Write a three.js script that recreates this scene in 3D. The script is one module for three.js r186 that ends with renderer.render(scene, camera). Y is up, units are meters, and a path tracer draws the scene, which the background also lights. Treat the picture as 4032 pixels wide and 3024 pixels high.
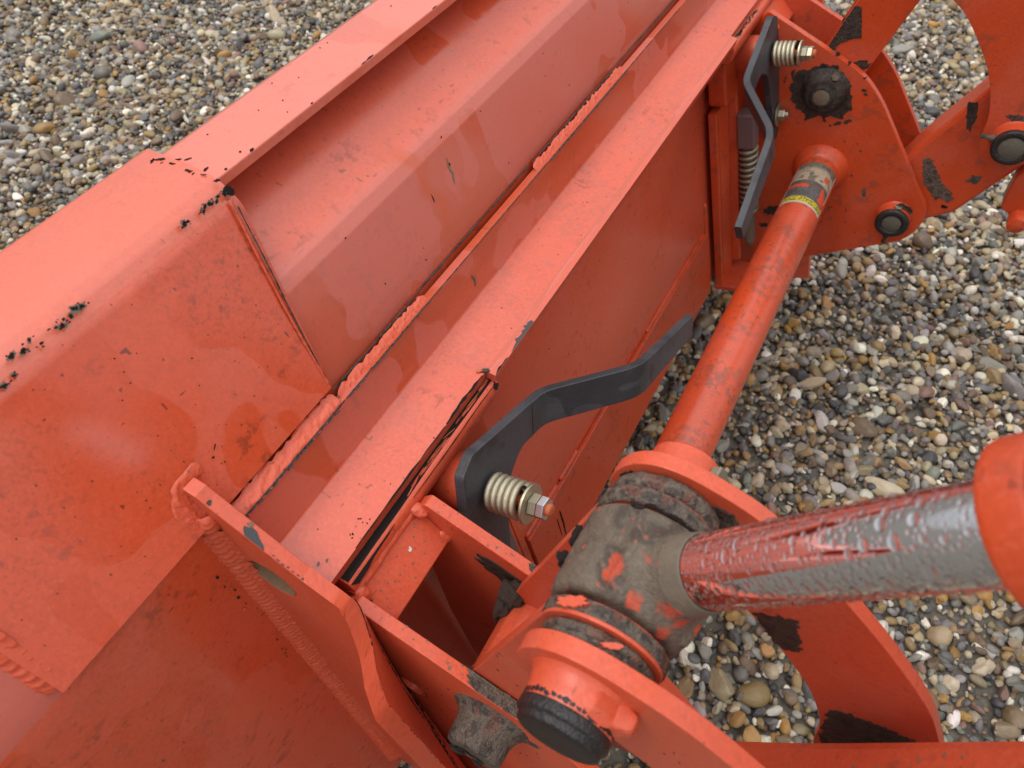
import * as THREE from 'three';
import { mergeGeometries, toCreasedNormals } from 'three/addons/utils/BufferGeometryUtils.js';
import { MarchingCubes } from 'three/addons/objects/MarchingCubes.js';

// ---------------------------------------------------------------- camera, sky, sun, exposure
const H = 1.08;                                   // lens height over the gravel; x = along the bucket, z = towards the tractor
const scene = new THREE.Scene();
const camera = new THREE.PerspectiveCamera(55.07, 4 / 3, 0.02, 400);
camera.position.set(0, H, 0);
camera.lookAt(0.53189, H - 0.79433, -0.29348);
camera.focus = 0.62; camera.userData.fStop = 11;
scene.add(camera);
const renderer = new THREE.WebGLRenderer({ antialias: true });
renderer.toneMapping = THREE.LinearToneMapping;
renderer.toneMappingExposure = 1.14;
renderer.shadowMap.enabled = true;

const SKY = 1.42;
{
  const w = 256, h = 128, d = new Float32Array(w * h * 4);
  for (let j = 0; j < h; j++) for (let i = 0; i < w; i++) {
    const el = (0.5 - (h - 0.5 - j) / h) * Math.PI * -1, az = i / w * Math.PI * 2;   // row 0 = straight down
    const e = -el;
    const s = Math.sin(Math.max(-e, 0));
    const up = (j + 0.5) / h > 0.5;
    let L = up ? (1 + 2 * Math.sin(((j + 0.5) / h - 0.5) * Math.PI)) / 3 : 0.22;
    const c = 1 + 0.10 * Math.sin(az * 2 + 1.3 + 3 * s) * Math.cos(s * 4 + az) + 0.05 * Math.sin(az * 5 + s * 9);
    if (up) { const q = Math.sin(((j + 0.5) / h - 0.5) * Math.PI); L = 0.31 + 0.16 * q + 0.97 * q * q; }
    L *= up ? c : 1;
    const k = (j * w + i) * 4;
    d[k] = SKY * L * (up ? 0.98 : 0.9); d[k + 1] = SKY * L * (up ? 0.995 : 0.85); d[k + 2] = SKY * L * (up ? 1.02 : 0.75); d[k + 3] = 1;
  }
  const t = new THREE.DataTexture(d, w, h, THREE.RGBAFormat, THREE.FloatType);
  t.mapping = THREE.EquirectangularReflectionMapping; t.magFilter = THREE.LinearFilter; t.minFilter = THREE.LinearFilter; t.needsUpdate = true;
  scene.background = t; scene.environment = t;
}
const sun = new THREE.DirectionalLight(new THREE.Color(1, 0.97, 0.93), 0.9);
sun.position.set(0.5 - 0.9, H - 0.5 + 3, -0.3 - 1.3); sun.target.position.set(0.5, H - 0.5, -0.3);
sun.castShadow = true; sun.shadow.radius = 40; sun.shadow.mapSize.set(2048, 2048);
Object.assign(sun.shadow.camera, { left: -3, right: 3, top: 3, bottom: -3, near: 0.1, far: 10 });
scene.add(sun, sun.target);

// ---------------------------------------------------------------- noise, colours, textures
let seed = 12345;
const rnd = () => { seed = (seed * 1664525 + 1013904223) >>> 0; return seed / 4294967296; };
const rr = (a, b) => a + (b - a) * rnd();
const PERM = new Float32Array(65536); for (let i = 0; i < 65536; i++) PERM[i] = rnd();
const hsh = (x, y) => PERM[((x * 73856093) ^ (y * 19349663)) & 65535];
function vn(x, y) {                                // value noise 0..1
  const xi = Math.floor(x), yi = Math.floor(y); let fx = x - xi, fy = y - yi;
  fx = fx * fx * (3 - 2 * fx); fy = fy * fy * (3 - 2 * fy);
  const a = hsh(xi, yi), b = hsh(xi + 1, yi), c = hsh(xi, yi + 1), d = hsh(xi + 1, yi + 1);
  return a + (b - a) * fx + (c - a) * fy + (a - b - c + d) * fx * fy;
}
const fbm = (x, y) => 0.53 * vn(x, y) + 0.27 * vn(x * 2.1 + 9, y * 2.1 + 4) + 0.2 * vn(x * 4.3 + 3, y * 4.3 + 7);
const vn3 = (x, y, z) => (vn(x + z * 0.71 + 5, y - z * 0.33) + vn(y * 0.9 + 11, z + x * 0.27) + vn(z * 1.1 + x * 0.13, x * 0.83 + 23 - y * 0.2)) / 3;
const ss = (a, b, x) => { x = Math.min(1, Math.max(0, (x - a) / (b - a))); return x * x * (3 - 2 * x); };
const lerp = (a, b, t) => a + (b - a) * t;
const toS = new Uint8Array(4096);
for (let i = 0; i < 4096; i++) { const l = i / 4095; toS[i] = Math.round(255 * (l <= 0.0031308 ? 12.92 * l : 1.055 * Math.pow(l, 1 / 2.4) - 0.055)); }
const sb = (l) => toS[Math.max(0, Math.min(4095, (l * 4095) | 0))];
const sw = (o, c, t) => { o[0] += (c[0] - o[0]) * t; o[1] += (c[1] - o[1]) * t; o[2] += (c[2] - o[2]) * t; };
// colour map over wm x hm metres; fn(x, y, out) writes a linear colour, roughness goes in out[3]
function makeMaps(w, h, wm, hm, fn, wrap = false) {
  const cd = new Uint8Array(w * h * 4), rd = new Uint8Array(w * h * 4), o = [0, 0, 0, 0.5];
  for (let j = 0; j < h; j++) for (let i = 0; i < w; i++) {
    fn((i + 0.5) / w * wm, (j + 0.5) / h * hm, o);
    const k = (j * w + i) * 4;
    cd[k] = sb(o[0]); cd[k + 1] = sb(o[1]); cd[k + 2] = sb(o[2]); cd[k + 3] = 255;
    rd[k] = 0; rd[k + 1] = Math.max(0, Math.min(255, o[3] * 255)); rd[k + 2] = 0; rd[k + 3] = 255;
  }
  const mk = (d, srgb) => {
    const t = new THREE.DataTexture(d, w, h, THREE.RGBAFormat); t.magFilter = THREE.LinearFilter; t.minFilter = THREE.LinearMipmapLinearFilter; t.generateMipmaps = true;
    if (srgb) t.colorSpace = THREE.SRGBColorSpace; if (wrap) t.wrapS = t.wrapT = THREE.RepeatWrapping; t.needsUpdate = true; return t;
  };
  return { map: mk(cd, true), rough: mk(rd, false) };
}
const FADED = [0.575, 0.083, 0.034], FRESH = [0.535, 0.061, 0.0135], CHALK = [0.55, 0.118, 0.076], GRIME = [0.22, 0.045, 0.028], BLACK = [0.018, 0.014, 0.013];
// grime: clusters of small dark blotches, fine chalky grain, a few black dots
function paintBase(x, y, o, base, amt = 1) {
  o[0] = base[0]; o[1] = base[1]; o[2] = base[2]; o[3] = 0.42;
  const big = fbm(x * 14, y * 14);
  sw(o, CHALK, 0.30 * ss(0.45, 0.75, big));
  const grain = vn(x * 900, y * 900) * 0.6 + vn(x * 420 + 7, y * 420) * 0.4;
  const g = 1 + (grain - 0.5) * 0.20; o[0] *= g; o[1] *= g; o[2] *= g;
  sw(o, CHALK, 0.35 * ss(0.55, 0.9, grain) * ss(0.3, 0.6, vn(x * 30 + 5, y * 30)));
  const cl = ss(0.52, 0.72, fbm(x * 17 + 31, y * 17 + 12));
  const sp = ss(0.56, 0.80, fbm(x * 150 + 3, y * 150 + 8));
  sw(o, GRIME, 0.60 * amt * sp * (0.16 + cl)); const fs = ss(0.60, 0.85, vn(x * 520 + 40, y * 520 + 3)); sw(o, GRIME, 0.22 * amt * fs * (0.35 + ss(0.4, 0.7, vn(x * 24, y * 24 + 70))));
  const dot = vn(x * 260 + 91, y * 260 + 17);
  if (dot > 0.955) { sw(o, BLACK, 0.7 * amt); }
  const st = vn((x * 0.86 + y * 0.5) * 22, (y * 0.86 - x * 0.5) * 1500 + 3), st2 = vn((x * 0.6 - y * 0.8) * 30 + 9, (y * 0.6 + x * 0.8) * 1700); const sc = Math.max(ss(0.955, 0.985, st), ss(0.965, 0.99, st2)) * ss(0.5, 0.7, vn(x * 18 + 60, y * 18)); sw(o, CHALK, 0.6 * sc * amt);
  o[3] = 0.30 + 0.16 * big + 0.22 * sp * cl + 0.2 * sc;
}
function wetPatch(x, y, o, lvl, f = 9, q = 0) {     // sharp-edged damp areas: deeper colour, glossier
  const n = fbm(x * f + q, y * f * 0.7 + 3.7 + q) + (vn(x * 60 + q, y * 60) - 0.5) * 0.06;
  const t = ss(lvl - 0.012, lvl + 0.012, n);
  const g = 1 - 0.04 * t; o[0] *= g; o[1] *= lerp(1, 0.84, t); o[2] *= lerp(1, 0.68, t); o[3] = lerp(o[3], 0.13, t);
}
const phys = (p) => new THREE.MeshPhysicalMaterial(p);
function mapMat(m, extra = {}) { return phys({ map: m.map, roughnessMap: m.rough, roughness: 1, metalness: 0, clearcoat: 0.45, clearcoatRoughness: 0.2, ...extra }); }
const bumpNoise = (() => {
  const w = 512, d = new Uint8Array(w * w * 4);
  const per = (x, y, f) => { const a = x * f % f, b = y * f % f; const xi = Math.floor(a), yi = Math.floor(b); let fx = a - xi, fy = b - yi; fx = fx * fx * (3 - 2 * fx); fy = fy * fy * (3 - 2 * fy); const q = (i, j) => hsh((i % f) + f * 13, (j % f) + f * 7); return lerp(lerp(q(xi, yi), q(xi + 1, yi), fx), lerp(q(xi, yi + 1), q(xi + 1, yi + 1), fx), fy); };
  for (let j = 0; j < w; j++) for (let i = 0; i < w; i++) { const x = i / w, y = j / w; const v = 0.4 * per(x, y, 16) + 0.35 * per(x, y, 40) + 0.25 * per(x, y, 110); const k = (j * w + i) * 4; d[k] = d[k + 1] = d[k + 2] = v * 255; d[k + 3] = 255; }
  const t = new THREE.DataTexture(d, w, w, THREE.RGBAFormat); t.magFilter = THREE.LinearFilter; t.minFilter = THREE.LinearMipmapLinearFilter; t.generateMipmaps = true; t.wrapS = t.wrapT = THREE.RepeatWrapping; t.needsUpdate = true; return t;
})();
const rep = (t, k) => { const c = t.clone(); c.repeat.set(k, k); c.needsUpdate = true; return c; };
// seamless tile (metres uv): value noise made periodic by blending at the borders
function tileMaps(w, size, fn) {
  const a = [0, 0, 0, 0], b = [0, 0, 0, 0];
  return makeMaps(w, w, size, size, (x, y, o) => {
    fn(x, y, a); const m = 0.12 * size;
    for (let i = 0; i < 4; i++) o[i] = a[i];
    const tx = ss(size - m, size, x), ty = ss(size - m, size, y);
    if (tx > 0) { fn(x - size, y, b); for (let i = 0; i < 4; i++) o[i] = lerp(o[i], b[i], tx); }
    if (ty > 0) { fn(x, y - size, b); for (let i = 0; i < 4; i++) o[i] = lerp(o[i], b[i], ty); }
  }, true);
}
const TS = 0.3;
const tileF = tileMaps(1024, TS, (x, y, o) => paintBase(x + 3, y + 2, o, FADED, 0.55));
const tileR = tileMaps(1024, TS, (x, y, o) => {
  paintBase(x + 8, y + 6, o, FRESH, 0.5);
  const gr = ss(0.60, 0.70, fbm(x * 22 + 2, y * 22 + 50)) * ss(0.5, 0.62, fbm(x * 120, y * 120)); sw(o, [0.09, 0.055, 0.04], 0.35 * gr);
});
const tileMat = (m, extra = {}) => { const k = 1 / TS; return phys({ map: rep(m.map, k), roughnessMap: rep(m.rough, k), roughness: 1, specularIntensity: 0.8, clearcoat: 0.1, clearcoatRoughness: 0.3, bumpMap: rep(bumpNoise, 18), bumpScale: 0.00012, ...extra }); };
const MF = tileMat(tileF), MR = tileMat(tileR);
const greaseT = tileMaps(512, 0.05, (x, y, o) => { const n = fbm(x * 160, y * 160), f = vn(x * 1500, y * 1500), m = fbm(x * 420 + 5, y * 420); o[0] = 0.100; o[1] = 0.075; o[2] = 0.055; sw(o, [0.042, 0.030, 0.023], ss(0.42, 0.66, n)); sw(o, [0.17, 0.13, 0.095], 0.55 * ss(0.55, 0.75, m)); const g = 0.75 + 0.5 * f; o[0] *= g; o[1] *= g; o[2] *= g; sw(o, [0.30, 0.055, 0.025], 0.22 * ss(0.62, 0.78, fbm(x * 110 + 31, y * 110))); o[3] = 0.5 + 0.35 * m; });
const lin = (r, g, b) => new THREE.Color().setRGB(r, g, b);
const M = {
  black: phys({ color: lin(0.018, 0.013, 0.012), roughness: 0.95, specularIntensity: 0.18, bumpMap: rep(bumpNoise, 60), bumpScale: 0.0004 }),
  bare: phys({ color: lin(0.050, 0.052, 0.056), roughness: 0.6, metalness: 0.1, bumpMap: rep(bumpNoise, 60), bumpScale: 0.0003 }),
  rubber: phys({ color: lin(0.014, 0.011, 0.011), roughness: 0.42, bumpMap: rep(bumpNoise, 25), bumpScale: 0.0009 }),
  grease: phys({ map: rep(greaseT.map, 20), roughnessMap: rep(greaseT.rough, 20), roughness: 1, bumpMap: rep(bumpNoise, 22), bumpScale: 0.0016 }),
  greaseDark: phys({ map: rep(greaseT.map, 20), color: lin(0.36, 0.34, 0.34), roughness: 0.55, bumpMap: rep(bumpNoise, 22), bumpScale: 0.0014 }),
  zinc: phys({ color: lin(0.52, 0.47, 0.345), roughness: 0.36, metalness: 0.9, bumpMap: rep(bumpNoise, 80), bumpScale: 0.00015 }),
  zincDull: phys({ color: lin(0.33, 0.295, 0.215), roughness: 0.48, metalness: 0.8, bumpMap: rep(bumpNoise, 80), bumpScale: 0.0002 }),
  steel: phys({ color: lin(0.60, 0.60, 0.61), roughness: 0.3, metalness: 0.95 }),
  chrome: phys({ color: lin(0.80, 0.80, 0.83), roughness: 0.045, metalness: 1 }),
  rust: phys({ color: lin(0.42, 0.10, 0.03), roughness: 0.7 }),
  pinFace: phys({ color: lin(0.15, 0.14, 0.11), roughness: 0.5, metalness: 0.4, bumpMap: rep(bumpNoise, 50), bumpScale: 0.0004 }),
  dirt: phys({ color: lin(0.16, 0.12, 0.085), roughness: 0.85, bumpMap: rep(bumpNoise, 45), bumpScale: 0.0006 }),
};

// ---------------------------------------------------------------- building helpers (coordinates relative to the lens; H is added by things)
const V = (x, y, z) => new THREE.Vector3(x, y, z);
const used = {};
const numbered = (n) => { const k = used[n] = (used[n] || 0) + 1; return k === 1 ? n : `${n}_${String(k - 1).padStart(3, '0')}`; };
function thing(name, label, category, [x, y, z], group) {
  const o = new THREE.Group(); o.name = numbered(name); o.position.set(x, y + H, z); o.userData = { label, category }; if (group) o.userData.group = group;
  o.base = V(x, y, z); scene.add(o); return o;
}
function part(name, geo, mat, parent, label) {
  const g = geo.clone ? geo.clone() : geo; let r = parent; while (!r.base) r = r.parent;
  g.translate(-r.base.x, -r.base.y, -r.base.z);
  const m = new THREE.Mesh(g, mat); m.name = name; m.castShadow = m.receiveShadow = true; if (label) m.userData.label = label;
  parent.add(m); return m;
}
const BX = new THREE.Matrix4().makeBasis(V(0, 0, -1), V(0, 1, 0), V(1, 0, 0));
function shapeOf(pts, holes = []) {
  const s = new THREE.Shape(pts.map((p) => new THREE.Vector2(p[0], p[1])));
  for (const [cx, cy, r] of holes) { const h = new THREE.Path(); h.absarc(cx, cy, r, 0, Math.PI * 2, true); s.holes.push(h); }
  return s;
}
// plate with outline [y, z] in a plane across x, from x0 to x1
function prism(pts, x0, x1, bevel = 0.0008, holes = []) {
  const g = new THREE.ExtrudeGeometry(shapeOf(pts.map(([y, z]) => [-z, y]), holes.map(([y, z, r]) => [-z, y, r])), { depth: x1 - x0 - 2 * bevel, bevelEnabled: bevel > 0, bevelThickness: bevel, bevelSize: bevel, bevelOffset: -bevel, bevelSegments: 2, curveSegments: 20 });
  g.translate(0, 0, x0 + bevel); g.applyMatrix4(BX); return g;
}
const frame = (o, u, v) => { const U = u.clone().normalize(), N = u.clone().cross(v).normalize(), W = N.clone().cross(U); return { o, u: U, v: W, n: N, m: new THREE.Matrix4().makeBasis(U, W, N).setPosition(o) }; };
function extr(f, pts, n0, n1, bevel = 0.0006, holes = []) {
  const g = new THREE.ExtrudeGeometry(shapeOf(pts, holes), { depth: n1 - n0 - 2 * bevel, bevelEnabled: bevel > 0, bevelThickness: bevel, bevelSize: bevel, bevelOffset: -bevel, bevelSegments: 2, curveSegments: 16 });
  g.translate(0, 0, n0 + bevel); g.applyMatrix4(f.m); return g;
}
// lathe along an axis: prof = [[t along axis, radius]...]
function latheOn(o, dir, prof, seg = 40) {
  const g = new THREE.LatheGeometry(prof.map(([t, r]) => new THREE.Vector2(r, t)), seg);
  { const u = g.attributes.uv, rm = Math.max(...prof.map((p) => p[1])); let s = 0; const L = prof.map((p, i) => i ? (s += Math.hypot(p[0] - prof[i - 1][0], p[1] - prof[i - 1][1])) : 0); for (let i = 0; i < u.count; i++) u.setXY(i, u.getX(i) * 6.2832 * rm, L[i % prof.length]); }   // uv in metres
  const q = new THREE.Quaternion().setFromUnitVectors(V(0, 1, 0), dir.clone().normalize()); g.applyQuaternion(q); g.translate(o.x, o.y, o.z); return g;
}
const rc = (t0, t1, r, b = 0.001) => [[t0, 0], [t0, r - b], [t0 + b * 0.3, r - b * 0.3], [t0 + b, r], [t1 - b, r], [t1 - b * 0.3, r - b * 0.3], [t1, r - b], [t1, 0]];
function cylX(y, z, x0, x1, r, b = 0.001, seg = 40) { return toCreasedNormals(latheOn(V(0, y, z), V(1, 0, 0), rc(x0, x1, r, b), seg), 0.6); }
// polyline with rounded corners
function fillet(pts, rad, seg = 6) {
  const out = [pts[0]];
  for (let i = 1; i < pts.length - 1; i++) {
    const r = Array.isArray(rad) ? rad[i - 1] : rad; const a = pts[i - 1], b = pts[i], c = pts[i + 1];
    const d1 = [a[0] - b[0], a[1] - b[1]], d2 = [c[0] - b[0], c[1] - b[1]], l1 = Math.hypot(...d1), l2 = Math.hypot(...d2);
    const t = Math.min(r, l1 * 0.48, l2 * 0.48); if (t < 1e-5) { out.push(b); continue; }
    const p = [b[0] + d1[0] / l1 * t, b[1] + d1[1] / l1 * t], q = [b[0] + d2[0] / l2 * t, b[1] + d2[1] / l2 * t];
    for (let k = 0; k <= seg; k++) { const s = k / seg; out.push([(1 - s) ** 2 * p[0] + 2 * s * (1 - s) * b[0] + s * s * q[0], (1 - s) ** 2 * p[1] + 2 * s * (1 - s) * b[1] + s * s * q[1]]); }
  }
  out.push(pts[pts.length - 1]); return out;
}
function roundClosed(pts, rad, seg = 5) {
  const n = pts.length, out = [];
  for (let i = 0; i < n; i++) { const f = fillet([pts[(i + n - 1) % n], pts[i], pts[(i + 1) % n]], Array.isArray(rad) ? [rad[i]] : rad, seg); out.push(...f.slice(1, -1)); }
  return out;
}
// bent sheet along x: prof = outer face [y, z]; thickness goes to the side away from the outer face (sign)
function sheet(prof, t, xL, xR, nx, ub, sign = 1) {
  const n = prof.length, L = [0]; for (let i = 1; i < n; i++) L[i] = L[i - 1] + Math.hypot(prof[i][0] - prof[i - 1][0], prof[i][1] - prof[i - 1][1]);
  const nor = prof.map((p, i) => { const a = prof[Math.max(0, i - 1)], b = prof[Math.min(n - 1, i + 1)]; const d = [b[0] - a[0], b[1] - a[1]], l = Math.hypot(...d); return [-d[1] / l * sign, d[0] / l * sign]; });
  const pos = [], uv = [], idx = []; const fL = typeof xL === 'function' ? xL : () => xL, fR = typeof xR === 'function' ? xR : () => xR;
  const [u0, u1] = ub; const LL = L[n - 1];
  const grid = (off, flip) => {
    const b0 = pos.length / 3;
    for (let i = 0; i < n; i++) for (let j = 0; j <= nx; j++) { const s = L[i] / LL, x = lerp(fL(s), fR(s), j / nx); pos.push(x, prof[i][0] + nor[i][0] * off, prof[i][1] + nor[i][1] * off); uv.push((x - u0) / (u1 - u0), s); }
    for (let i = 0; i < n - 1; i++) for (let j = 0; j < nx; j++) { const a = b0 + i * (nx + 1) + j, b = a + 1, c = a + nx + 1, d = c + 1; flip ? idx.push(a, b, c, b, d, c) : idx.push(a, c, b, b, c, d); }
    return b0;
  };
  const A = grid(0, sign < 0), B = grid(t, sign > 0), W = nx + 1;
  const quad = (a, b, c, d) => { const k = pos.length / 3; for (const i of [a, b, c, d]) { pos.push(pos[i * 3], pos[i * 3 + 1], pos[i * 3 + 2]); uv.push(uv[i * 2], uv[i * 2 + 1]); } idx.push(k, k + 1, k + 2, k, k + 2, k + 3); };
  for (let j = 0; j < nx; j++) { quad(A + j, A + j + 1, B + j + 1, B + j); const e = (n - 1) * W; quad(A + e + j, B + e + j, B + e + j + 1, A + e + j + 1); }
  for (let i = 0; i < n - 1; i++) { quad(A + i * W, B + i * W, B + (i + 1) * W, A + (i + 1) * W); quad(A + i * W + nx, A + (i + 1) * W + nx, B + (i + 1) * W + nx, B + i * W + nx); }
  const g = new THREE.BufferGeometry(); g.setAttribute('position', new THREE.Float32BufferAttribute(pos, 3)); g.setAttribute('uv', new THREE.Float32BufferAttribute(uv, 2)); g.setIndex(idx); g.computeVertexNormals(); return toCreasedNormals(g, 0.5);
}
// ripple weld bead along a path, lying on a surface with normal nn
function bead(path, nn, hw, ht, o = {}) {
  const curve = new THREE.CatmullRomCurve3(path), len = curve.getLength(), N = Math.max(20, Math.round(len / (o.step || 0.0007))), K = 10;
  const pos = [], uv = [], idx = [], col = []; const q = o.q || 0;
  for (let i = 0; i <= N; i++) {
    const s = i / N, p = curve.getPointAt(s), t = curve.getTangentAt(s), side = t.clone().cross(nn).normalize(), up = side.clone().cross(t).normalize();
    const d = s * len, end = Math.min(1, Math.sqrt(Math.min(d, len - d) / (hw * 0.9) + 0.02));
    const wv = 1 + 0.18 * (vn(d * 90 + q, 2) - 0.5) + (o.rough || 0) * (vn(d * 300 + q, 5) - 0.5);
    for (let k = 0; k <= K; k++) {
      const a = k / K * 2 - 1, ph = d / (o.pitch || 0.0034) * (1 + 0.0) + a * a * (o.curve || 1.5) + 0.5 * vn(d * 60 + q, 3);
      const rip = (o.rip ?? 0.00035) * (Math.pow(0.5 + 0.5 * Math.cos(ph * 6.283), 2) - 0.4) + (o.lump || 0.0003) * (0.7 * vn(d * (o.lf || 260) + q, a * 2.2 + d * 90 + 9) + 0.3 * vn(d * 900 + q, a * 5) - 0.5);
      const hgt = Math.sqrt(Math.max(0, 1 - a * a)) * ht * end * wv + (Math.abs(a) < 0.98 ? rip * end : 0) - 0.0006;
      const v = p.clone().addScaledVector(side, a * hw * wv * (0.35 + 0.65 * end)).addScaledVector(up, hgt);
      pos.push(v.x, v.y, v.z); uv.push(d, a * hw);
    }
  }
  for (let i = 0; i < N; i++) for (let k = 0; k < K; k++) { const a = i * (K + 1) + k, b = a + 1, c = a + K + 1, d = c + 1; idx.push(a, b, c, b, d, c); }
  const g = new THREE.BufferGeometry(); g.setAttribute('position', new THREE.Float32BufferAttribute(pos, 3)); g.setAttribute('uv', new THREE.Float32BufferAttribute(uv, 2)); g.setIndex(idx); g.computeVertexNormals(); return g;
}
// ragged flake of exposed metal or dirt lying on a frame
function flake(cx, cy, rx, ry, rot = 0, jag = 0.4, n = 0) {
  const q = rnd() * 99, c = Math.cos(rot), s = Math.sin(rot), out = [], big = Math.max(rx, ry); n = n || (big > 0.004 ? 110 : big > 0.0015 ? 48 : 16);
  for (let i = 0; i < n; i++) {
    const a = i / n * 6.2832, ca = Math.cos(a), sa = Math.sin(a), w = (f, o) => vn(ca * f + q + o, sa * f + q * 1.7 + o) - 0.5;
    let k = 1 + jag * (1.1 * w(1.3, 0) + 0.75 * w(3.1, 20) + 0.45 * w(7, 40) + (n > 40 ? 0.30 * w(16, 60) : 0)); k = Math.max(0.3, k);
    const x = ca * rx * k, y = sa * ry * k; out.push([cx + x * c - y * s, cy + x * s + y * c]);
  }
  return out;
}
function patch(name, f, pts, mat, parent, th = 0.0003, label) {
  const g = new THREE.ExtrudeGeometry(shapeOf(pts), { depth: th, bevelEnabled: false }); g.translate(0, 0, 0.00008); g.applyMatrix4(f.m); return part(name, g, mat, parent, label);
}
function stroke(pts, w, jag = 0.3) {
  const L = [], R = [], P = []; for (let i = 0; i < pts.length - 1; i++) for (let k = 0; k < 5; k++) P.push([lerp(pts[i][0], pts[i + 1][0], k / 5), lerp(pts[i][1], pts[i + 1][1], k / 5)]); P.push(pts[pts.length - 1]);
  for (let i = 0; i < P.length; i++) { const a = P[Math.max(0, i - 1)], b = P[Math.min(P.length - 1, i + 1)], l = Math.hypot(b[0] - a[0], b[1] - a[1]) || 1, nx = -(b[1] - a[1]) / l, ny = (b[0] - a[0]) / l, k = w / 2 * (0.25 + 0.75 * Math.sin(Math.PI * (0.08 + 0.84 * i / (P.length - 1)))); const a1 = k * (1 + jag * (rnd() - 0.5) * 2), a2 = k * (1 + jag * (rnd() - 0.5) * 2); L.push([P[i][0] + nx * a1, P[i][1] + ny * a1]); R.push([P[i][0] - nx * a2, P[i][1] - ny * a2]); }
  return L.concat(R.reverse());
}
function lump(c, r, k = 0.35, f = 90, sq = [1, 1, 1], det = 4) {
  const g = new THREE.IcosahedronGeometry(1, det), p = g.attributes.position, q = rnd() * 50;
  for (let i = 0; i < p.count; i++) { const v = V(p.getX(i), p.getY(i), p.getZ(i)); const n = 1 + k * (vn3(v.x * r * f + q, v.y * r * f, v.z * r * f) - 0.5) * 2 + k * 0.5 * (vn3(v.x * r * f * 3, v.y * r * f * 3 + q, v.z * r * f * 3) - 0.5) * 2; p.setXYZ(i, c.x + v.x * r * n * sq[0], c.y + v.y * r * n * sq[1], c.z + v.z * r * n * sq[2]); }
  g.computeVertexNormals(); return g;
}
const mirrorX = (g, xc) => { const m = g.index ? g.toNonIndexed() : g.clone(); m.applyMatrix4(new THREE.Matrix4().makeScale(-1, 1, 1)); m.translate(2 * xc, 0, 0); for (const k of Object.keys(m.attributes)) { const a = m.attributes[k], s = a.itemSize, ar = a.array; for (let i = 0; i < a.count; i += 3) for (let j = 0; j < s; j++) { const t = ar[(i + 1) * s + j]; ar[(i + 1) * s + j] = ar[(i + 2) * s + j]; ar[(i + 2) * s + j] = t; } } return m; };
const XC = 0.638;
const hexNut = (o, dir, t0, t1, R) => { const pts = []; for (let i = 0; i < 6; i++) pts.push([R * Math.cos(i * Math.PI / 3 + 0.35), R * Math.sin(i * Math.PI / 3 + 0.35)]); const up = Math.abs(dir.x) > 0.9 ? V(0, 1, 0) : V(1, 0, 0); const u = up.clone().cross(dir).normalize(), v = dir.clone().cross(u); return extr(frame(o, u, v), pts, t0, t1, 0.0009); };

// line of dirt packed into a joint
const crevice = (path, nn, w, parent, mat) => part('joint_dirt', bead(path, nn, w, 0.0005, { rip: 0, lump: 0.0005, rough: 0.6, q: rnd() * 50 }), mat || M.greaseDark, parent);
const ragged = (pts, am) => { const o = []; const n = pts.length; for (let i = 0; i < n; i++) { const a = pts[i], b = pts[(i + 1) % n], l = Math.hypot(b[0] - a[0], b[1] - a[1]), m = Math.max(2, Math.round(l / 0.0009)); for (let k = 0; k < m; k++) { const s = k / m, w = am * Math.sin(Math.PI * s) * ((fbm(s * l * 300 + i * 13.7, i * 7.3) - 0.5) * 3.0 + (fbm(s * l * 1300 + i * 3.7, i * 5.3) - 0.5) * 2.0); o.push([lerp(a[0], b[0], s) - (b[1] - a[1]) / l * w, lerp(a[1], b[1], s) + (b[0] - a[0]) / l * w]); } } return o; };
// uneven skin on a turned part, radially about the pin axis [y, z]
const roughAt = (g, ax, k) => { const p = g.attributes.position; for (let i = 0; i < p.count; i++) { const x = p.getX(i), y = p.getY(i) - ax[0], z = p.getZ(i) - ax[1], l = Math.hypot(y, z) || 1, w = k * (vn3(x * 260, y * 260 + 3, z * 260) - 0.5) + k * 0.6 * (vn3(x * 800, y * 800, z * 800) - 0.5); p.setXYZ(i, x + w * 0.3, p.getY(i) + y / l * w, p.getZ(i) + z / l * w); } g.computeVertexNormals(); return g; };
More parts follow.
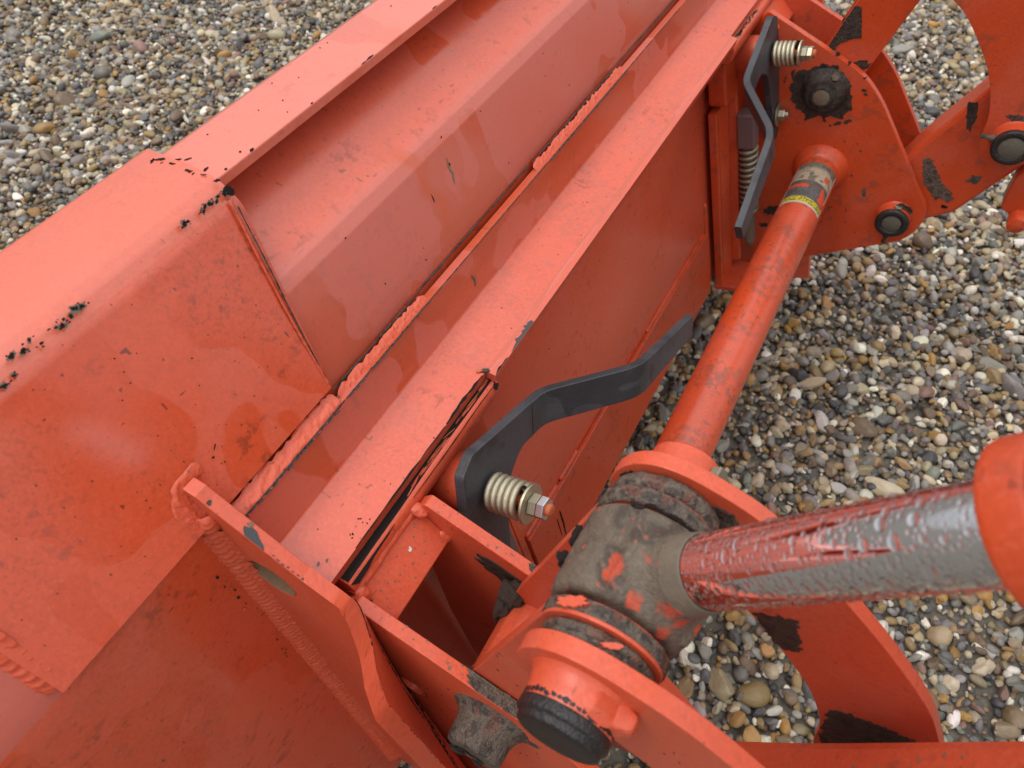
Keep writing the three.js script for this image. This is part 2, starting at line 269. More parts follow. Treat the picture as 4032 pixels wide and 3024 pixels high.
// ---------------------------------------------------------------- ground
{
  const gm = tileMaps(512, 0.5, (x, y, o) => { const a = fbm(x * 60, y * 60), b = vn(x * 240, y * 240); const v = 0.07 + 0.13 * a * b; o[0] = v * 1.15; o[1] = v; o[2] = v * 0.8; o[3] = 0.8; });
  const g = new THREE.PlaneGeometry(240, 240); g.rotateX(-Math.PI / 2); for (let i = 0; i < g.attributes.uv.count; i++) { g.attributes.uv.setXY(i, g.attributes.uv.getX(i) * 480, g.attributes.uv.getY(i) * 480); }
  const m = new THREE.Mesh(g, phys({ map: gm.map, roughness: 0.85 })); m.name = 'ground'; m.userData.kind = 'structure'; m.receiveShadow = true; scene.add(m);
}
const pebbleGeos = [];
for (let v = 0; v < 9; v++) {
  const g = new THREE.IcosahedronGeometry(1, 3), p = g.attributes.position, q = v * 17.3, ang = v % 3 ? 0.32 : 0.17;
  const planes = []; for (let i = 0; i < 9; i++) planes.push([V(rr(-1, 1), rr(-1, 1), rr(-1, 1)).normalize(), v % 3 ? rr(0.60, 0.84) : rr(0.80, 0.96)]);
  for (let i = 0; i < p.count; i++) {
    const d = V(p.getX(i), p.getY(i), p.getZ(i)).normalize(); let r = 1 + ang * (vn3(d.x * 1.3 + q, d.y * 1.3, d.z * 1.3) - 0.5) * 2;
    for (const [n, k] of planes) { const c = d.dot(n); if (c > 0.05) r = Math.min(r, k / c + 0.03); }
    r *= 1 + 0.05 * (vn3(d.x * 5 + q, d.y * 5, d.z * 5) - 0.5);
    p.setXYZ(i, d.x * r, d.y * r * 0.8, d.z * r * 0.86);
  }
  const c = g.clone(); c.deleteAttribute('normal'); pebbleGeos.push(toCreasedNormals(g, v % 3 ? 0.55 : 1.2));
}
const STONES = [[0.44, 0.37, 0.25, 15], [0.185, 0.168, 0.150, 15], [0.125, 0.118, 0.112, 12], [0.27, 0.18, 0.08, 15], [0.150, 0.100, 0.060, 14], [0.31, 0.245, 0.15, 14], [0.66, 0.62, 0.53, 10], [0.055, 0.052, 0.052, 7], [0.20, 0.115, 0.090, 4], [0.155, 0.165, 0.140, 4], [0.33, 0.185, 0.055, 5], [0.30, 0.28, 0.25, 14]];
const STONESUM = STONES.reduce((a, s) => a + s[3], 0);
const stoneColor = () => { let t = rnd() * STONESUM; for (const s of STONES) { t -= s[3]; if (t <= 0) { const k = rr(0.74, 1.40); return [s[0] * k, s[1] * k * rr(0.92, 1.02), s[2] * k * rr(0.86, 1.02)]; } } return [0.2, 0.2, 0.2]; };
const stoneTex = tileMaps(256, 1, (x, y, o) => { const v = 0.72 + 0.28 * fbm(x * 9, y * 9) + 0.16 * (vn(x * 70, y * 70) - 0.5); o[0] = o[1] = o[2] = Math.min(1, v); o[3] = 0.5; });
const pebbleMat = phys({ color: 0xffffff, map: stoneTex.map, roughness: 0.42, bumpMap: rep(bumpNoise, 1), bumpScale: 0.0005 });
{
  const list = pebbleGeos.map(() => []);
  const cell = 0.0102, x0 = -0.45, x1 = 3.3, z0 = -3.1, z1 = 1.05;
  for (let x = x0; x < x1; x += cell) for (let z = z0; z < z1; z += cell) {
    // keep to what the lens, or a lens a step aside, can see: skip the strip far behind
    if (x < 0.1 && z > -0.9 && z < -0.25) continue;
    const px = x + rr(-0.5, 0.5) * cell * 1.6, pz = z + rr(-0.5, 0.5) * cell * 1.6;
    const patchy = 0.85 + 0.45 * fbm(px * 5 + 40, pz * 5 + 9);
    let r = 0.0056 * Math.exp(0.46 * (rnd() + rnd() + rnd() - 1.5) * 1.7) * patchy; if (rnd() < 0.035) r *= rr(1.5, 2.1);
    list[(rnd() * 9) | 0].push([px, pz, r, rr(0.1, 1.0) * 0.010 + r * 0.35]);
  }
  const root = new THREE.Group(); root.name = 'gravel'; root.userData = { label: 'rounded mixed river gravel in grey, tan, cream and brown', category: 'gravel', kind: 'stuff' }; scene.add(root);
  const mt = new THREE.Matrix4(), qt = new THREE.Quaternion(), e = new THREE.Euler(), c = new THREE.Color();
  list.forEach((L, k) => {
    const im = new THREE.InstancedMesh(pebbleGeos[k], pebbleMat, L.length); im.name = 'pebbles'; im.castShadow = im.receiveShadow = true;
    L.forEach(([x, z, r, y], i) => { e.set(rr(-0.5, 0.5), rr(0, 6.28), rr(-0.5, 0.5)); qt.setFromEuler(e); mt.compose(V(x, y, z), qt, V(r * rr(0.85, 1.45), r * rr(0.75, 1.05), r * rr(0.8, 1.1))); im.setMatrixAt(i, mt); const s = stoneColor(); c.setRGB(...s); im.setColorAt(i, c); });
    root.add(im);
  });
}
// ---------------------------------------------------------------- bucket
const bucket = thing('loader_bucket', 'faded orange steel loader bucket with bent back sheet and hook flange along its top', 'bucket', [0.633, -1.0, -0.3]);
const BXL = -0.2, BXR = 1.476;
const LIPY = -0.300;
{ // top lip: flat bar with a turned-down front edge
  const m = makeMaps(2048, 128, 1.3, 0.08, (x, y, o) => { paintBase(x + 1, y + 1, o, [0.62, 0.130, 0.078], 0.25); const st = ss(0.56, 0.60, fbm(x * 16 + 4, y * 20 + 9)); sw(o, [0.53, 0.073, 0.030], 0.45 * st); });
  const mat = mapMat(m, { clearcoat: 1.0, clearcoatRoughness: 0.1 });
  const prof = fillet([[LIPY - 0.05, -0.4145], [LIPY, -0.4155], [LIPY - 0.0002, -0.3607], [LIPY - 0.0075, -0.3600]], [0.006, 0.0012], 4);
  part('top_lip', sheet(prof, 0.0065, 0.250, BXR, 40, [0.2, 1.5]), mat, bucket);
  part('top_lip', sheet(prof.map(([y, z]) => [y - 0.0065, z]), 0.0065, BXL, 0.2495, 6, [0.2, 1.5]), mat, bucket);
  const f = frame(V(0, LIPY, 0), V(1, 0, 0), V(0, 0, -1));   // u = x, v = -z, normal up
  const chip = (x, z, rx, ry, rot, j) => patch('paint_chip', f, flake(x, -z, rx, ry, rot, j), M.black, bucket);
  chip(0.2595, -0.374, 0.0022, 0.0007, 0.2, 0.7); chip(0.266, -0.3625, 0.0010, 0.0009, 0, 0.5); chip(0.2905, -0.3617, 0.0018, 0.0011, 0, 0.6); chip(0.285, -0.367, 0.0009, 0.0008, 0, 0.4);
  chip(0.427, -0.3614, 0.0045, 0.0007, 0, 0.6); chip(0.355, -0.3612, 0.0012, 0.0005, 0, 0.4); chip(0.262, -0.392, 0.0024, 0.0006, -0.5, 0.8); chip(0.2575, -0.398, 0.0030, 0.0009, -0.6, 0.8);
  for (let i = 0; i < 7; i++) chip(rr(0.3, 0.9), -0.3609, rr(0.003, 0.012), 0.00035, 0, 0.5);
  for (let i = 0; i < 12; i++) chip(rr(0.26, 0.7), rr(-0.41, -0.365), rr(0.0003, 0.0007), rr(0.0003, 0.0005), 0, 0.5);
  part('weld_bead', bead([V(0.2535, LIPY, -0.414), V(0.2545, LIPY + 0.0004, -0.39), V(0.2515, LIPY + 0.0004, -0.3625)], V(0, 1, 0), 0.0035, 0.0009, { rip: 0.0001, lump: 0.0006 }), MF, bucket);
}
{ // bent back sheet
  const S1 = [[-0.318, -0.4130], [-0.3235, -0.4130], [-0.3606, -0.3134], [-0.434, -0.2755], [-1.04, -0.215]];
  const prof = fillet(S1, [0.002, 0.009, 0.02], 8), LL = prof.reduce((a, p, i) => i ? a + Math.hypot(p[0] - prof[i - 1][0], p[1] - prof[i - 1][1]) : 0, 0);
  const m = makeMaps(2048, 1024, 1.676, LL, (x, y, o) => {
    const X = x + BXL; paintBase(X + 2, y + 5, o, FADED, 0.85);
    y -= 0.0245; const low = y > 0.17; if (!low) sw(o, [0.50, 0.130, 0.098], 0.55 * ss(0.07, 0.085, y) + 0.15);
    if (!low) { wetPatch(X, y, o, y > 0.09 ? 0.60 - 0.10 * ss(0.14, 0.165, y) : 0.74, 13, 7); }
    else wetPatch(X, y, o, 0.47, 7, 3);
    // rust-orange runs below the bend
    const run = ss(0.012, 0.002, Math.abs(X - 0.402 - 0.05 * (y - 0.09) + 0.004 * Math.sin(y * 180))) * ss(0.066, 0.080, y) * ss(0.175, 0.11, y) * (0.5 + 0.5 * vn(X * 700, y * 60)); sw(o, [0.50, 0.070, 0.012], 0.8 * run);
    const run2 = ss(0.02, 0.003, Math.abs(X - 0.39)) * ss(0.02, 0.0, Math.abs(y - 0.075)) * vn(X * 500, y * 90); sw(o, [0.50, 0.070, 0.012], 0.55 * run2);
    const sc = ss(0.0012, 0.0002, Math.abs((X - 0.30) * 0.6 + (y - 0.05) * 0.8 - 0.01 - 0.002 * Math.sin(X * 90))); sw(o, CHALK, 0.25 * sc * (y < 0.1 ? 1 : 0));
  });
  part('back_sheet', sheet(prof, 0.005, BXL, BXR, 60, [BXL, BXR]), mapMat(m), bucket);
  // lower sheet, floor and sides close the bucket below
  part('bucket_floor', sheet(fillet([[-1.036, -0.2156], [-1.058, -0.235], [-1.066, -0.33], [-1.067, -0.86]], [0.02, 0.04], 6), 0.006, BXL, BXR, 4, [BXL, BXR]), MF, bucket);
  for (const x of [BXL - 0.008, BXR]) part('side_plate', prism([[-0.31, -0.41], [-0.309, -0.372], [-0.365, -0.315], [-0.44, -0.278], [-1.038, -0.220], [-1.06, -0.24], [-1.067, -0.33], [-1.067, -0.84], [-0.95, -0.80], [-0.45, -0.55]], x, x + 0.008), MF, bucket);
  // scuffs on the slope
  const dz = 0.0379, dy = -0.0734, f = frame(V(0, -0.3606, -0.3134), V(1, 0, 0), V(0, 0.0734, -0.0379));
  patch('paint_chip', f, stroke([[0.437, -0.020], [0.434, -0.028], [0.4352, -0.033], [0.4315, -0.041]], 0.0022, 0.5), M.dirt, bucket); patch('paint_chip', f, flake(0.4365, -0.0255, 0.0009, 0.0014, 0, 0.6), M.black, bucket);
  patch('paint_chip', f, stroke([[0.402, -0.033], [0.401, -0.040]], 0.0012, 0.5), M.greaseDark, bucket); patch('paint_chip', f, flake(0.4425, -0.0035, 0.0010, 0.0005, 0.7, 0.6), M.black, bucket);
  for (let i = 0; i < 14; i++) patch('paint_chip', f, flake(rr(0.3, 0.85), rr(-0.07, -0.005), rr(0.0003, 0.0007), rr(0.0003, 0.0007), 0, 0.5), M.black, bucket);
}
// corner doubler plates over both ends of the back
const DP = fillet([[LIPY - 0.045, -0.4205], [LIPY + 0.0062, -0.4205], [LIPY + 0.0055, -0.3505], [-0.426, -0.2705]], [0.007, 0.020], 8);
{
  let LL = 0; for (let i = 1; i < DP.length; i++) LL += Math.hypot(DP[i][0] - DP[i - 1][0], DP[i][1] - DP[i - 1][1]);
  const m = makeMaps(1400, 1100, 0.28, LL, (x, y, o) => {
    paintBase(x + 6, y + 3, o, y > 0.128 ? FADED : [0.60, 0.108, 0.055], y > 0.12 ? 0.9 : 0.2);
    if (y > 0.125) wetPatch(x, y, o, 0.46, 11, 21); else { const st = ss(0.55, 0.6, fbm(x * 22 + 4, y * 22 + 2)); sw(o, CHALK, 0.25 * st); }
  });
  const mat = mapMat(m, { clearcoat: 0.5, clearcoatRoughness: 0.2 });
  const xr = (s) => lerp(0.2525, 0.219, ss(0.52, 1, s));
  const g = sheet(DP, 0.0058, -0.022, xr, 16, [-0.024, 0.256]);
  part('corner_plate', g, mat, bucket); part('corner_plate', mirrorX(g, XC), mat, bucket);
  const fb = frame(V(0, LIPY + 0.0058, 0), V(1, 0, 0), V(0, 0, -1)); const b = [-0.3025, -0.3392];
  // chips along the bend
  const nb = V(0, 0.60, 0.80).normalize(), ff = frame(V(0, -0.2988, -0.3448), V(1, 0, 0), V(0, 0.80, -0.60));
  const spots = [[0.2455, 0.0], [0.24, 0.0008], [0.237, -0.0012], [0.233, 0.0004], [0.229, 0.001], [0.226, -0.0006], [0.2105, 0.0006], [0.2135, 0.0004], [0.128, 0.0022], [0.124, 0.0004], [0.120, 0.0015], [0.117, -0.0008], [0.114, 0.0006], [0.132, 0.0006], [0.103, -0.001], [0.094, 0.0016], [0.082, -0.0046], [0.075, -0.0054], [0.07, -0.003], [0.065, 0.0005], [0.1, 0.0036], [0.088, 0.0034]];
  for (const [x, v] of spots) { const k = rr(0.5, 1.3), q0 = rr(-0.6, 0.9); patch('primer_rim', ff, flake(x, v, 0.0021 * k, 0.0015 * k, q0, 0.9), M.dirt, bucket, 0.0004); patch('paint_chip', ff, flake(x, v, 0.0015 * k, 0.0010 * k, q0, 0.9), M.black, bucket, 0.0006); for (let i = 0; i < 3; i++) patch('paint_chip', ff, flake(x + rr(-0.004, 0.004), v + rr(-0.002, 0.002), rr(0.0003, 0.0008), rr(0.0003, 0.0006), 0, 0.7, 10), M.black, bucket, 0.0006); }
  // right-hand corner worn to bare steel
  patch('paint_chip', ff, flake(0.2492, 0.0002, 0.0026, 0.0042, 0.3, 0.8), M.black, bucket, 0.0007); patch('paint_chip', fb, flake(0.2488, 0.3522, 0.0022, 0.0020, 0, 0.8), M.black, bucket);
  patch('paint_chip', fb, stroke([[0.055, 0.372], [0.066, 0.369], [0.07, 0.3665], [0.078, 0.3635], [0.083, 0.3618]], 0.0011, 0.6), M.black, bucket); patch('paint_chip', fb, flake(0.063, 0.3825, 0.0010, 0.0012, 0, 0.5), M.black, bucket); patch('paint_chip', fb, flake(0.061, 0.391, 0.001, 0.0009, 0, 0.5), M.black, bucket);
  for (const [x, v, k, r] of [[0.2468, 0.4010, 1.5, -0.9], [0.2455, 0.3965, 0.6, -0.3], [0.2482, 0.3900, 0.9, -1.2], [0.2440, 0.4035, 1.1, 0.4], [0.2478, 0.3745, 1.2, -1.4], [0.2470, 0.3705, 0.5, 0], [0.2490, 0.3640, 0.8, -1.2]]) patch('paint_chip', fb, flake(x, v, 0.0022 * k, 0.0008 * k, r, 0.9), M.black, bucket);
  // welds round the plate
  const nS = V(0, 0.5, 0.866), onS = (x, s) => V(x, -0.3 - s * 0.866 + 0.0005, -0.3433 + s * 0.5);
  part('weld_bead', bead([onS(0.2462, 0.004), onS(0.2355, 0.05), onS(0.226, 0.10), onS(0.2195, 0.143)], V(0.4, 0.5, 0.8).normalize(), 0.0012, 0.0006, { pitch: 0.0024, rip: 0.0002, rough: 0.5 }), MF, bucket);
  part('weld_bead', bead([V(-0.024, -0.37, -0.308), V(-0.0245, -0.40, -0.292), V(-0.022, -0.428, -0.2755)], V(-0.5, 0.4, 0.76).normalize(), 0.0115, 0.0022, { pitch: 0.0065, rip: 0.0008, lump: 0.0012, lf: 150, curve: 2.5 }), MF, bucket);
  part('weld_bead', bead([V(0.1085, -0.4330, -0.2664), V(0.16, -0.4330, -0.2662), V(0.2175, -0.4330, -0.2664)], V(0, 0.86, 0.5), 0.0066, 0.0007, { pitch: 0.05, rip: 0, lump: 0.0018, lf: 190, rough: 0.35 }), MF, bucket);
  // small marks on the slope
  const fs = frame(V(0, -0.3, -0.3433 + 0.0006), V(1, 0, 0), V(0, 0.866, -0.5));
  for (let i = 0; i < 26; i++) patch('paint_chip', fs, flake(rr(-0.02, 0.21), rr(-0.135, -0.01), rr(0.0003, 0.0006), rr(0.0003, 0.0006), 0, 0.5, 8), M.black, bucket);
  patch('paint_chip', fs, stroke([[0.128, -0.112], [0.1315, -0.1095]], 0.0008, 0.3), M.black, bucket); patch('paint_chip', fs, flake(0.1245, -0.1150, 0.0009, 0.0007, 0, 0.5), M.black, bucket);
}
{ // hook plate with flange
  const prof = fillet([[-0.4365, -0.262], [-0.4785, -0.2508], [-0.4812, -0.2035]], 0.007, 6);
  const m = makeMaps(2048, 192, 1.06, 0.09, (x, y, o) => {
    paintBase(x + 11, y + 2, o, FADED, 0.7); if (y < 0.041) { sw(o, [0.50, 0.130, 0.098], 0.5); wetPatch(x, y, o, 0.42, 12, 5); wetPatch(x, y, o, 0.42, 12, 5); }
    else { const d = ss(0.48, 0.62, fbm(x * 40 + 1, y * 40)) * ss(0.4, 0.7, vn(x * 330, y * 330)); sw(o, [0.36, 0.085, 0.063], 0.34 * d); }
  });
  const mat = mapMat(m);
  const A = sheet(prof, 0.0085, 0.1075, 1.1685, 60, [0.1075, 1.1685]);
  const B = sheet([[-0.4812, -0.20345], [-0.4818, -0.1943]], 0.0085, 0.3235, 0.9525, 30, [0.1075, 1.1685]);
  part('hook_flange', mergeGeometries([A, B]), mat, bucket);
  const f = frame(V(0, -0.4812, -0.2035), V(1, 0, 0), V(0, 0.0027, -0.0473));
  // bare steel along the flange edge
  patch('paint_chip', f, [[0.352, -0.0089], [0.392, -0.0089], [0.3925, -0.0062], [0.388, -0.0045], [0.3865, -0.0058], [0.383, -0.0035], [0.3815, -0.0062], [0.377, -0.0048], [0.3755, -0.0066], [0.369, -0.0058], [0.3665, -0.0040], [0.364, -0.0068], [0.358, -0.0076]], M.bare, bucket);
  patch('paint_chip', f, [[0.325, -0.0089], [0.346, -0.0089], [0.343, -0.0079], [0.337, -0.0083], [0.332, -0.0072]], M.black, bucket);
  patch('paint_chip', f, flake(0.3225, 0.0014, 0.0022, 0.0032, 0.5, 0.9), M.greaseDark, bucket, 0.0012); patch('paint_chip', f, flake(0.3205, 0.004, 0.0014, 0.0022, 0.9, 0.9), M.rust, bucket, 0.0014);
  patch('paint_chip', f, stroke([[0.142, 0.0002], [0.2, 0.0004], [0.26, 0.0002]], 0.0014, 0.8), M.black, bucket); patch('paint_chip', f, stroke([[0.262, 0.0004], [0.29, 0.0008], [0.318, 0.0003]], 0.0018, 0.9), M.black, bucket);
  for (let i = 0; i < 10; i++) patch('paint_chip', f, flake(rr(0.145, 0.165), rr(0.004, 0.012), rr(0.0004, 0.0011), rr(0.0003, 0.0006), rr(0, 3), 0.7, 9), M.black, bucket);
  patch('paint_chip', f, flake(0.1195, 0.0155, 0.0016, 0.0010, 0.3, 0.6), M.dirt, bucket); patch('paint_chip', f, flake(0.1245, 0.012, 0.0014, 0.0008, 0.3, 0.6), M.dirt, bucket);
  for (let i = 0; i < 20; i++) patch('paint_chip', f, flake(rr(0.12, 0.8), rr(0.002, 0.044), rr(0.0003, 0.0006), rr(0.0003, 0.0006), 0, 0.5, 8), M.black, bucket);
  // stitch welds along the upper edge of the hook plate
  const W = (x) => V(x, -0.4360, -0.2668);
  const nW = V(0, 0.8, 0.6), wm = MF;
  part('weld_bead', bead([W(0.221), W(0.28), W(0.3365)], nW, 0.0046, 0.0007, { pitch: 0.0028, rip: 0.0001, lump: 0.0015, lf: 420, rough: 0.5, q: 3 }), wm, bucket);
  part('weld_bead', bead([W(0.535), W(0.6), W(0.738)], nW, 0.0048, 0.0007, { pitch: 0.0028, rip: 0.0001, lump: 0.0015, lf: 420, rough: 0.5, q: 9 }), wm, bucket);
  part('weld_bead', bead([W(0.53), W(0.54), W(0.548)], nW, 0.0056, 0.0018, { rip: 0.0001, lump: 0.0012, q: 4 }), wm, bucket);
  const fw = frame(V(0, -0.4362, -0.2608), V(1, 0, 0), V(0, 0.8, -0.6));
  for (let i = 0; i < 16; i++) patch('paint_chip', fw, stroke([[0.224 + i * 0.007, rr(-0.001, 0.0015)], [0.229 + i * 0.007, rr(-0.001, 0.0015)]], rr(0.0007, 0.0014), 0.8), M.bare, bucket, 0.0016);
  for (let i = 0; i < 20; i++) patch('paint_chip', fw, stroke([[0.55 + i * 0.0095, rr(-0.001, 0.0005)], [0.556 + i * 0.0095, rr(-0.001, 0.0005)]], rr(0.0007, 0.0012), 0.8), M.bare, bucket, 0.0018);
  for (let i = 0; i < 14; i++) patch('paint_chip', fw, stroke([[0.108 + i * 0.0075, rr(-0.0014, 0.0002)], [0.1135 + i * 0.0075, rr(-0.0014, 0.0002)]], rr(0.0006, 0.0012), 0.8), M.bare, bucket, 0.0016);
  patch('leaf_scrap', frame(V(0, -0.4575, -0.2562), V(1, 0, 0), V(0, 0.966, -0.259)), stroke([[0.392, 0.003], [0.3945, -0.002], [0.3945, -0.006], [0.3925, -0.009]], 0.0022, 0.3), M.dirt, bucket, 0.0008);
}
// mounting panel behind the flange
const PL = 15 * Math.PI / 180, PN = V(0, Math.sin(PL), Math.cos(PL)), PV = V(0, Math.cos(PL), -Math.sin(PL));
const panelF = (n = 0) => frame(V(0, -0.478 + PN.y * n, -0.252 + PN.z * n), V(1, 0, 0), PV);   // v = up the panel
{
  const m = makeMaps(1536, 640, 1.05, 0.44, (x, y, o) => { paintBase(x + 15, y + 9, o, FADED, 0.45); });
  const mat = mapMat(m), p = [[-0.484, -0.2504], [-0.6, -0.2193], [-0.7, -0.1925], [-0.8, -0.1657], [-0.8985, -0.1393]];
  part('mounting_panel', sheet(p, 0.01, 0.1085, 1.1675, 20, [0.1085, 1.1675]), mat, bucket);
  const v1 = -(0.788 - 0.478) / Math.cos(PL), v2 = -(0.899 - 0.478) / Math.cos(PL);
  part('wear_strip', extr(panelF(), [[0.337, v2 - 0.0006], [0.94, v2 - 0.0006], [0.94, v1], [0.337, v1]], 0.0004, 0.0065, 0.0012), MR, bucket);
  const fr = panelF(0.0030), at = (x, v, n) => panelF(n).o.clone().addScaledVector(PV, v).setX(x);
  for (const [a, b, k] of [[0.338, 0.418, 1], [0.425, 0.475, 2], [0.70, 0.938, 3]]) part('weld_bead', bead([at(a, v1 + 0.002, 0.002), at((a + b) / 2, v1 + 0.002, 0.002), at(b, v1 + 0.002, 0.002)], V(0, 0.85, 0.5), 0.0042, 0.003, { rip: 0.00015, q: k }), MR, bucket);
  part('weld_bead', bead([at(0.949, -0.27, 0.001), at(0.9485, -0.34, 0.001), at(0.948, -0.41, 0.001)], PN, 0.0055, 0.004, { rip: 0.0003 }), MR, bucket);
  const f2 = panelF(0.0001), f3 = panelF(0.0066);
  for (let i = 0; i < 40; i++) { const x = rr(0.34, 0.93), v = rr(v2, v1 - 0.004); patch('paint_chip', f3, flake(x, v, rr(0.0004, 0.0009), rr(0.0005, 0.0016), 0, 0.7, 9), M.greaseDark, bucket); }
  for (let i = 0; i < 26; i++) { const x = rr(0.3, 0.93), v = rr(v1 + 0.004, -0.12); patch('paint_chip', f2, flake(x, v, rr(0.0004, 0.0008), rr(0.0004, 0.0012), 0, 0.7, 9), M.greaseDark, bucket); }
  patch('paint_chip', f3, stroke([[0.40, v2 + 0.035], [0.402, v2 + 0.06], [0.402, v2 + 0.085]], 0.003, 0.4), M.black, bucket); patch('paint_chip', f3, stroke([[0.392, v2 + 0.045], [0.393, v2 + 0.08]], 0.0015, 0.4), M.black, bucket);
}
// guide ears at both ends of the panel: flat at the sheet, flared outwards towards the rear
{
  const hz = -0.2075, zb = (y) => -0.182 + Math.max(0, -0.6 - y) * 0.16, ze = (y) => -0.1365 + (-0.523 - y) * 0.28;
  const flat = prism([[-0.397, -0.284], [-0.3985, -0.2745], [-0.404, -0.2685], [-0.4482, hz], [-1.03, hz], [-1.03, -0.219]], 0.0975, 0.1075, 0.0008, [[-0.4885, -0.2440, 0.0200]]);
  // rear part: a ruled strip that bends outwards, ending in a free rear edge
  const topZ = [[-0.2075, -0.4482], [-0.182, -0.4645], [-0.168, -0.482], [-0.157, -0.4965], [-0.148, -0.505], [-0.1365, -0.523]];
  const topOf = (z) => { for (let i = 1; i < topZ.length; i++) if (z <= topZ[i][0]) return lerp(topZ[i - 1][1], topZ[i][1], (z - topZ[i - 1][0]) / (topZ[i][0] - topZ[i - 1][0])); return topZ[5][1]; };
  const NF = 26, NY = 14, XT = [[0, 0.0975], [0.36, 0.0975], [0.47, 0.0965], [0.555, 0.0930], [0.655, 0.0880], [0.71, 0.0845], [0.78, 0.0790], [0.84, 0.0738], [1, 0.0622]], xf = (f) => { for (let i = 1; i < XT.length; i++) if (f <= XT[i][0]) return 0.005 + lerp(XT[i - 1][1], XT[i][1], (f - XT[i - 1][0]) / (XT[i][0] - XT[i - 1][0])); return 0.0672; };
  const surf = (f, s, side) => { const zt = lerp(hz, -0.1365, f), yt = topOf(zt) - (side ? 0 : 0), y = lerp(yt, -1.03, s); const z = f < 0.3 ? lerp(hz, zb(y), f / 0.3) : lerp(zb(y), ze(y), (f - 0.3) / 0.7); const th = f < 0.38 ? 0.005 : 0.0066; return V(xf(f) + side * th, y, z); };
  const pos = [], uv = [], idx = []; const Wd = NF + 1, G = (side, y0) => { const b = pos.length / 3; for (let j = 0; j <= NY; j++) for (let i = 0; i <= NF; i++) { const p = surf(i / NF, (j / NY) ** 1.3, side); pos.push(p.x, p.y, p.z); uv.push(i / NF * 0.09, p.y); } return b; };
  const A = G(-1), B = G(1);
  for (let j = 0; j < NY; j++) for (let i = 0; i < NF; i++) { const a = j * Wd + i; idx.push(A + a, A + a + Wd, A + a + 1, A + a + 1, A + a + Wd, A + a + Wd + 1, B + a, B + a + 1, B + a + Wd, B + a + 1, B + a + Wd + 1, B + a + Wd); }
  const q4 = (a, b, cc, d) => { const k = pos.length / 3; for (const i of [a, b, cc, d]) { pos.push(pos[i * 3], pos[i * 3 + 1], pos[i * 3 + 2]); uv.push(uv[i * 2], uv[i * 2 + 1]); } uv[(k + 2) * 2] += 0.01; uv[(k + 3) * 2] += 0.01; idx.push(k, k + 1, k + 2, k, k + 2, k + 3); };
  for (let i = 0; i < NF; i++) q4(A + i, A + i + 1, B + i + 1, B + i);
  for (let j = 0; j < NY; j++) q4(A + j * Wd + NF, A + (j + 1) * Wd + NF, B + (j + 1) * Wd + NF, B + j * Wd + NF);
  const g0 = new THREE.BufferGeometry(); g0.setAttribute('position', new THREE.Float32BufferAttribute(pos, 3)); g0.setAttribute('uv', new THREE.Float32BufferAttribute(uv, 2)); g0.setIndex(idx); g0.computeVertexNormals();
  const ear = mergeGeometries([flat.index ? flat.toNonIndexed() : flat, toCreasedNormals(g0, 0.5)]);
  part('guide_ear', ear, MF, bucket); part('guide_ear', mirrorX(ear, XC), MF, bucket);
  // fillet weld between ear and back sheet
  const zs = (y) => -0.2755 + (-0.434 - y) * 0.0998, wp = [];
  for (let y = -0.437; y > -1.03; y -= 0.03) wp.push(V(0.0915, y, zs(y) + 0.0030));
  part('weld_bead', bead(wp, V(-0.62, 0, 0.78).normalize(), 0.0102, 0.0018, { pitch: 0.0060, rip: 0.0010, lump: 0.0010, rough: 0.25, curve: 2.6 }), MF, bucket);
  part('weld_bead', bead([V(0.116, -0.3975, -0.2862), V(0.107, -0.3970, -0.2866), V(0.0985, -0.3985, -0.2858), V(0.0925, -0.4025, -0.2835), V(0.0888, -0.4085, -0.2800), V(0.0885, -0.4150, -0.2763), V(0.0905, -0.4215, -0.2725)], V(0, 0.5, 0.866), 0.0054, 0.0008, { pitch: 0.03, rip: 0, lump: 0.0018, lf: 160, rough: 0.35 }), MF, bucket);
  part('weld_bead', bead([V(0.094, -0.418, -0.2725), V(0.0935, -0.428, -0.272), V(0.0945, -0.437, -0.271)], V(-0.5, 0.4, 0.76).normalize(), 0.0075, 0.0045, { pitch: 0.005, rip: 0.0006 }), MF, bucket);
  const f = frame(V(0, -0.404, -0.2685), V(1, 0, 0), V(0, 0.0442, -0.0610));   // ear top edge
  patch('paint_chip', f, [[0.0978, -0.0300], [0.1003, -0.0268], [0.1022, -0.0258], [0.1030, -0.0285], [0.1045, -0.0305], [0.1042, -0.0345], [0.1020, -0.0380], [0.1000, -0.0430], [0.0978, -0.0452]], M.bare, bucket);
  patch('paint_chip', f, flake(0.1052, -0.0280, 0.0016, 0.0016, 0, 0.9), M.dirt, bucket); patch('paint_chip', f, flake(0.1000, -0.0005, 0.002, 0.0012, 0, 0.8), M.greaseDark, bucket);
  for (let i = 0; i < 9; i++) patch('paint_chip', f, flake(0.098 + rr(0, 0.0012), -0.052 - i * 0.004, rr(0.0004, 0.0008), rr(0.0006, 0.0015), 0, 0.7, 9), M.bare, bucket);
  part('rust_ring', latheOn(V(0, -0.4885, -0.2440), V(1, 0, 0), [[0.0977, 0.0197], [0.1073, 0.0197]], 40), phys({ color: lin(0.24, 0.145, 0.075), roughness: 0.75, map: rep(stoneTex.map, 8) }), bucket, 'bare rusty rim of the ear hole');
  // drag scratches on the inside of the flare
  const inner = (f, y) => { const zt = lerp(hz, -0.1365, f), yt = topOf(zt); return surf(f, (y - yt) / (-1.03 - yt), 1).add(V(0.0001, 0, 0)); };
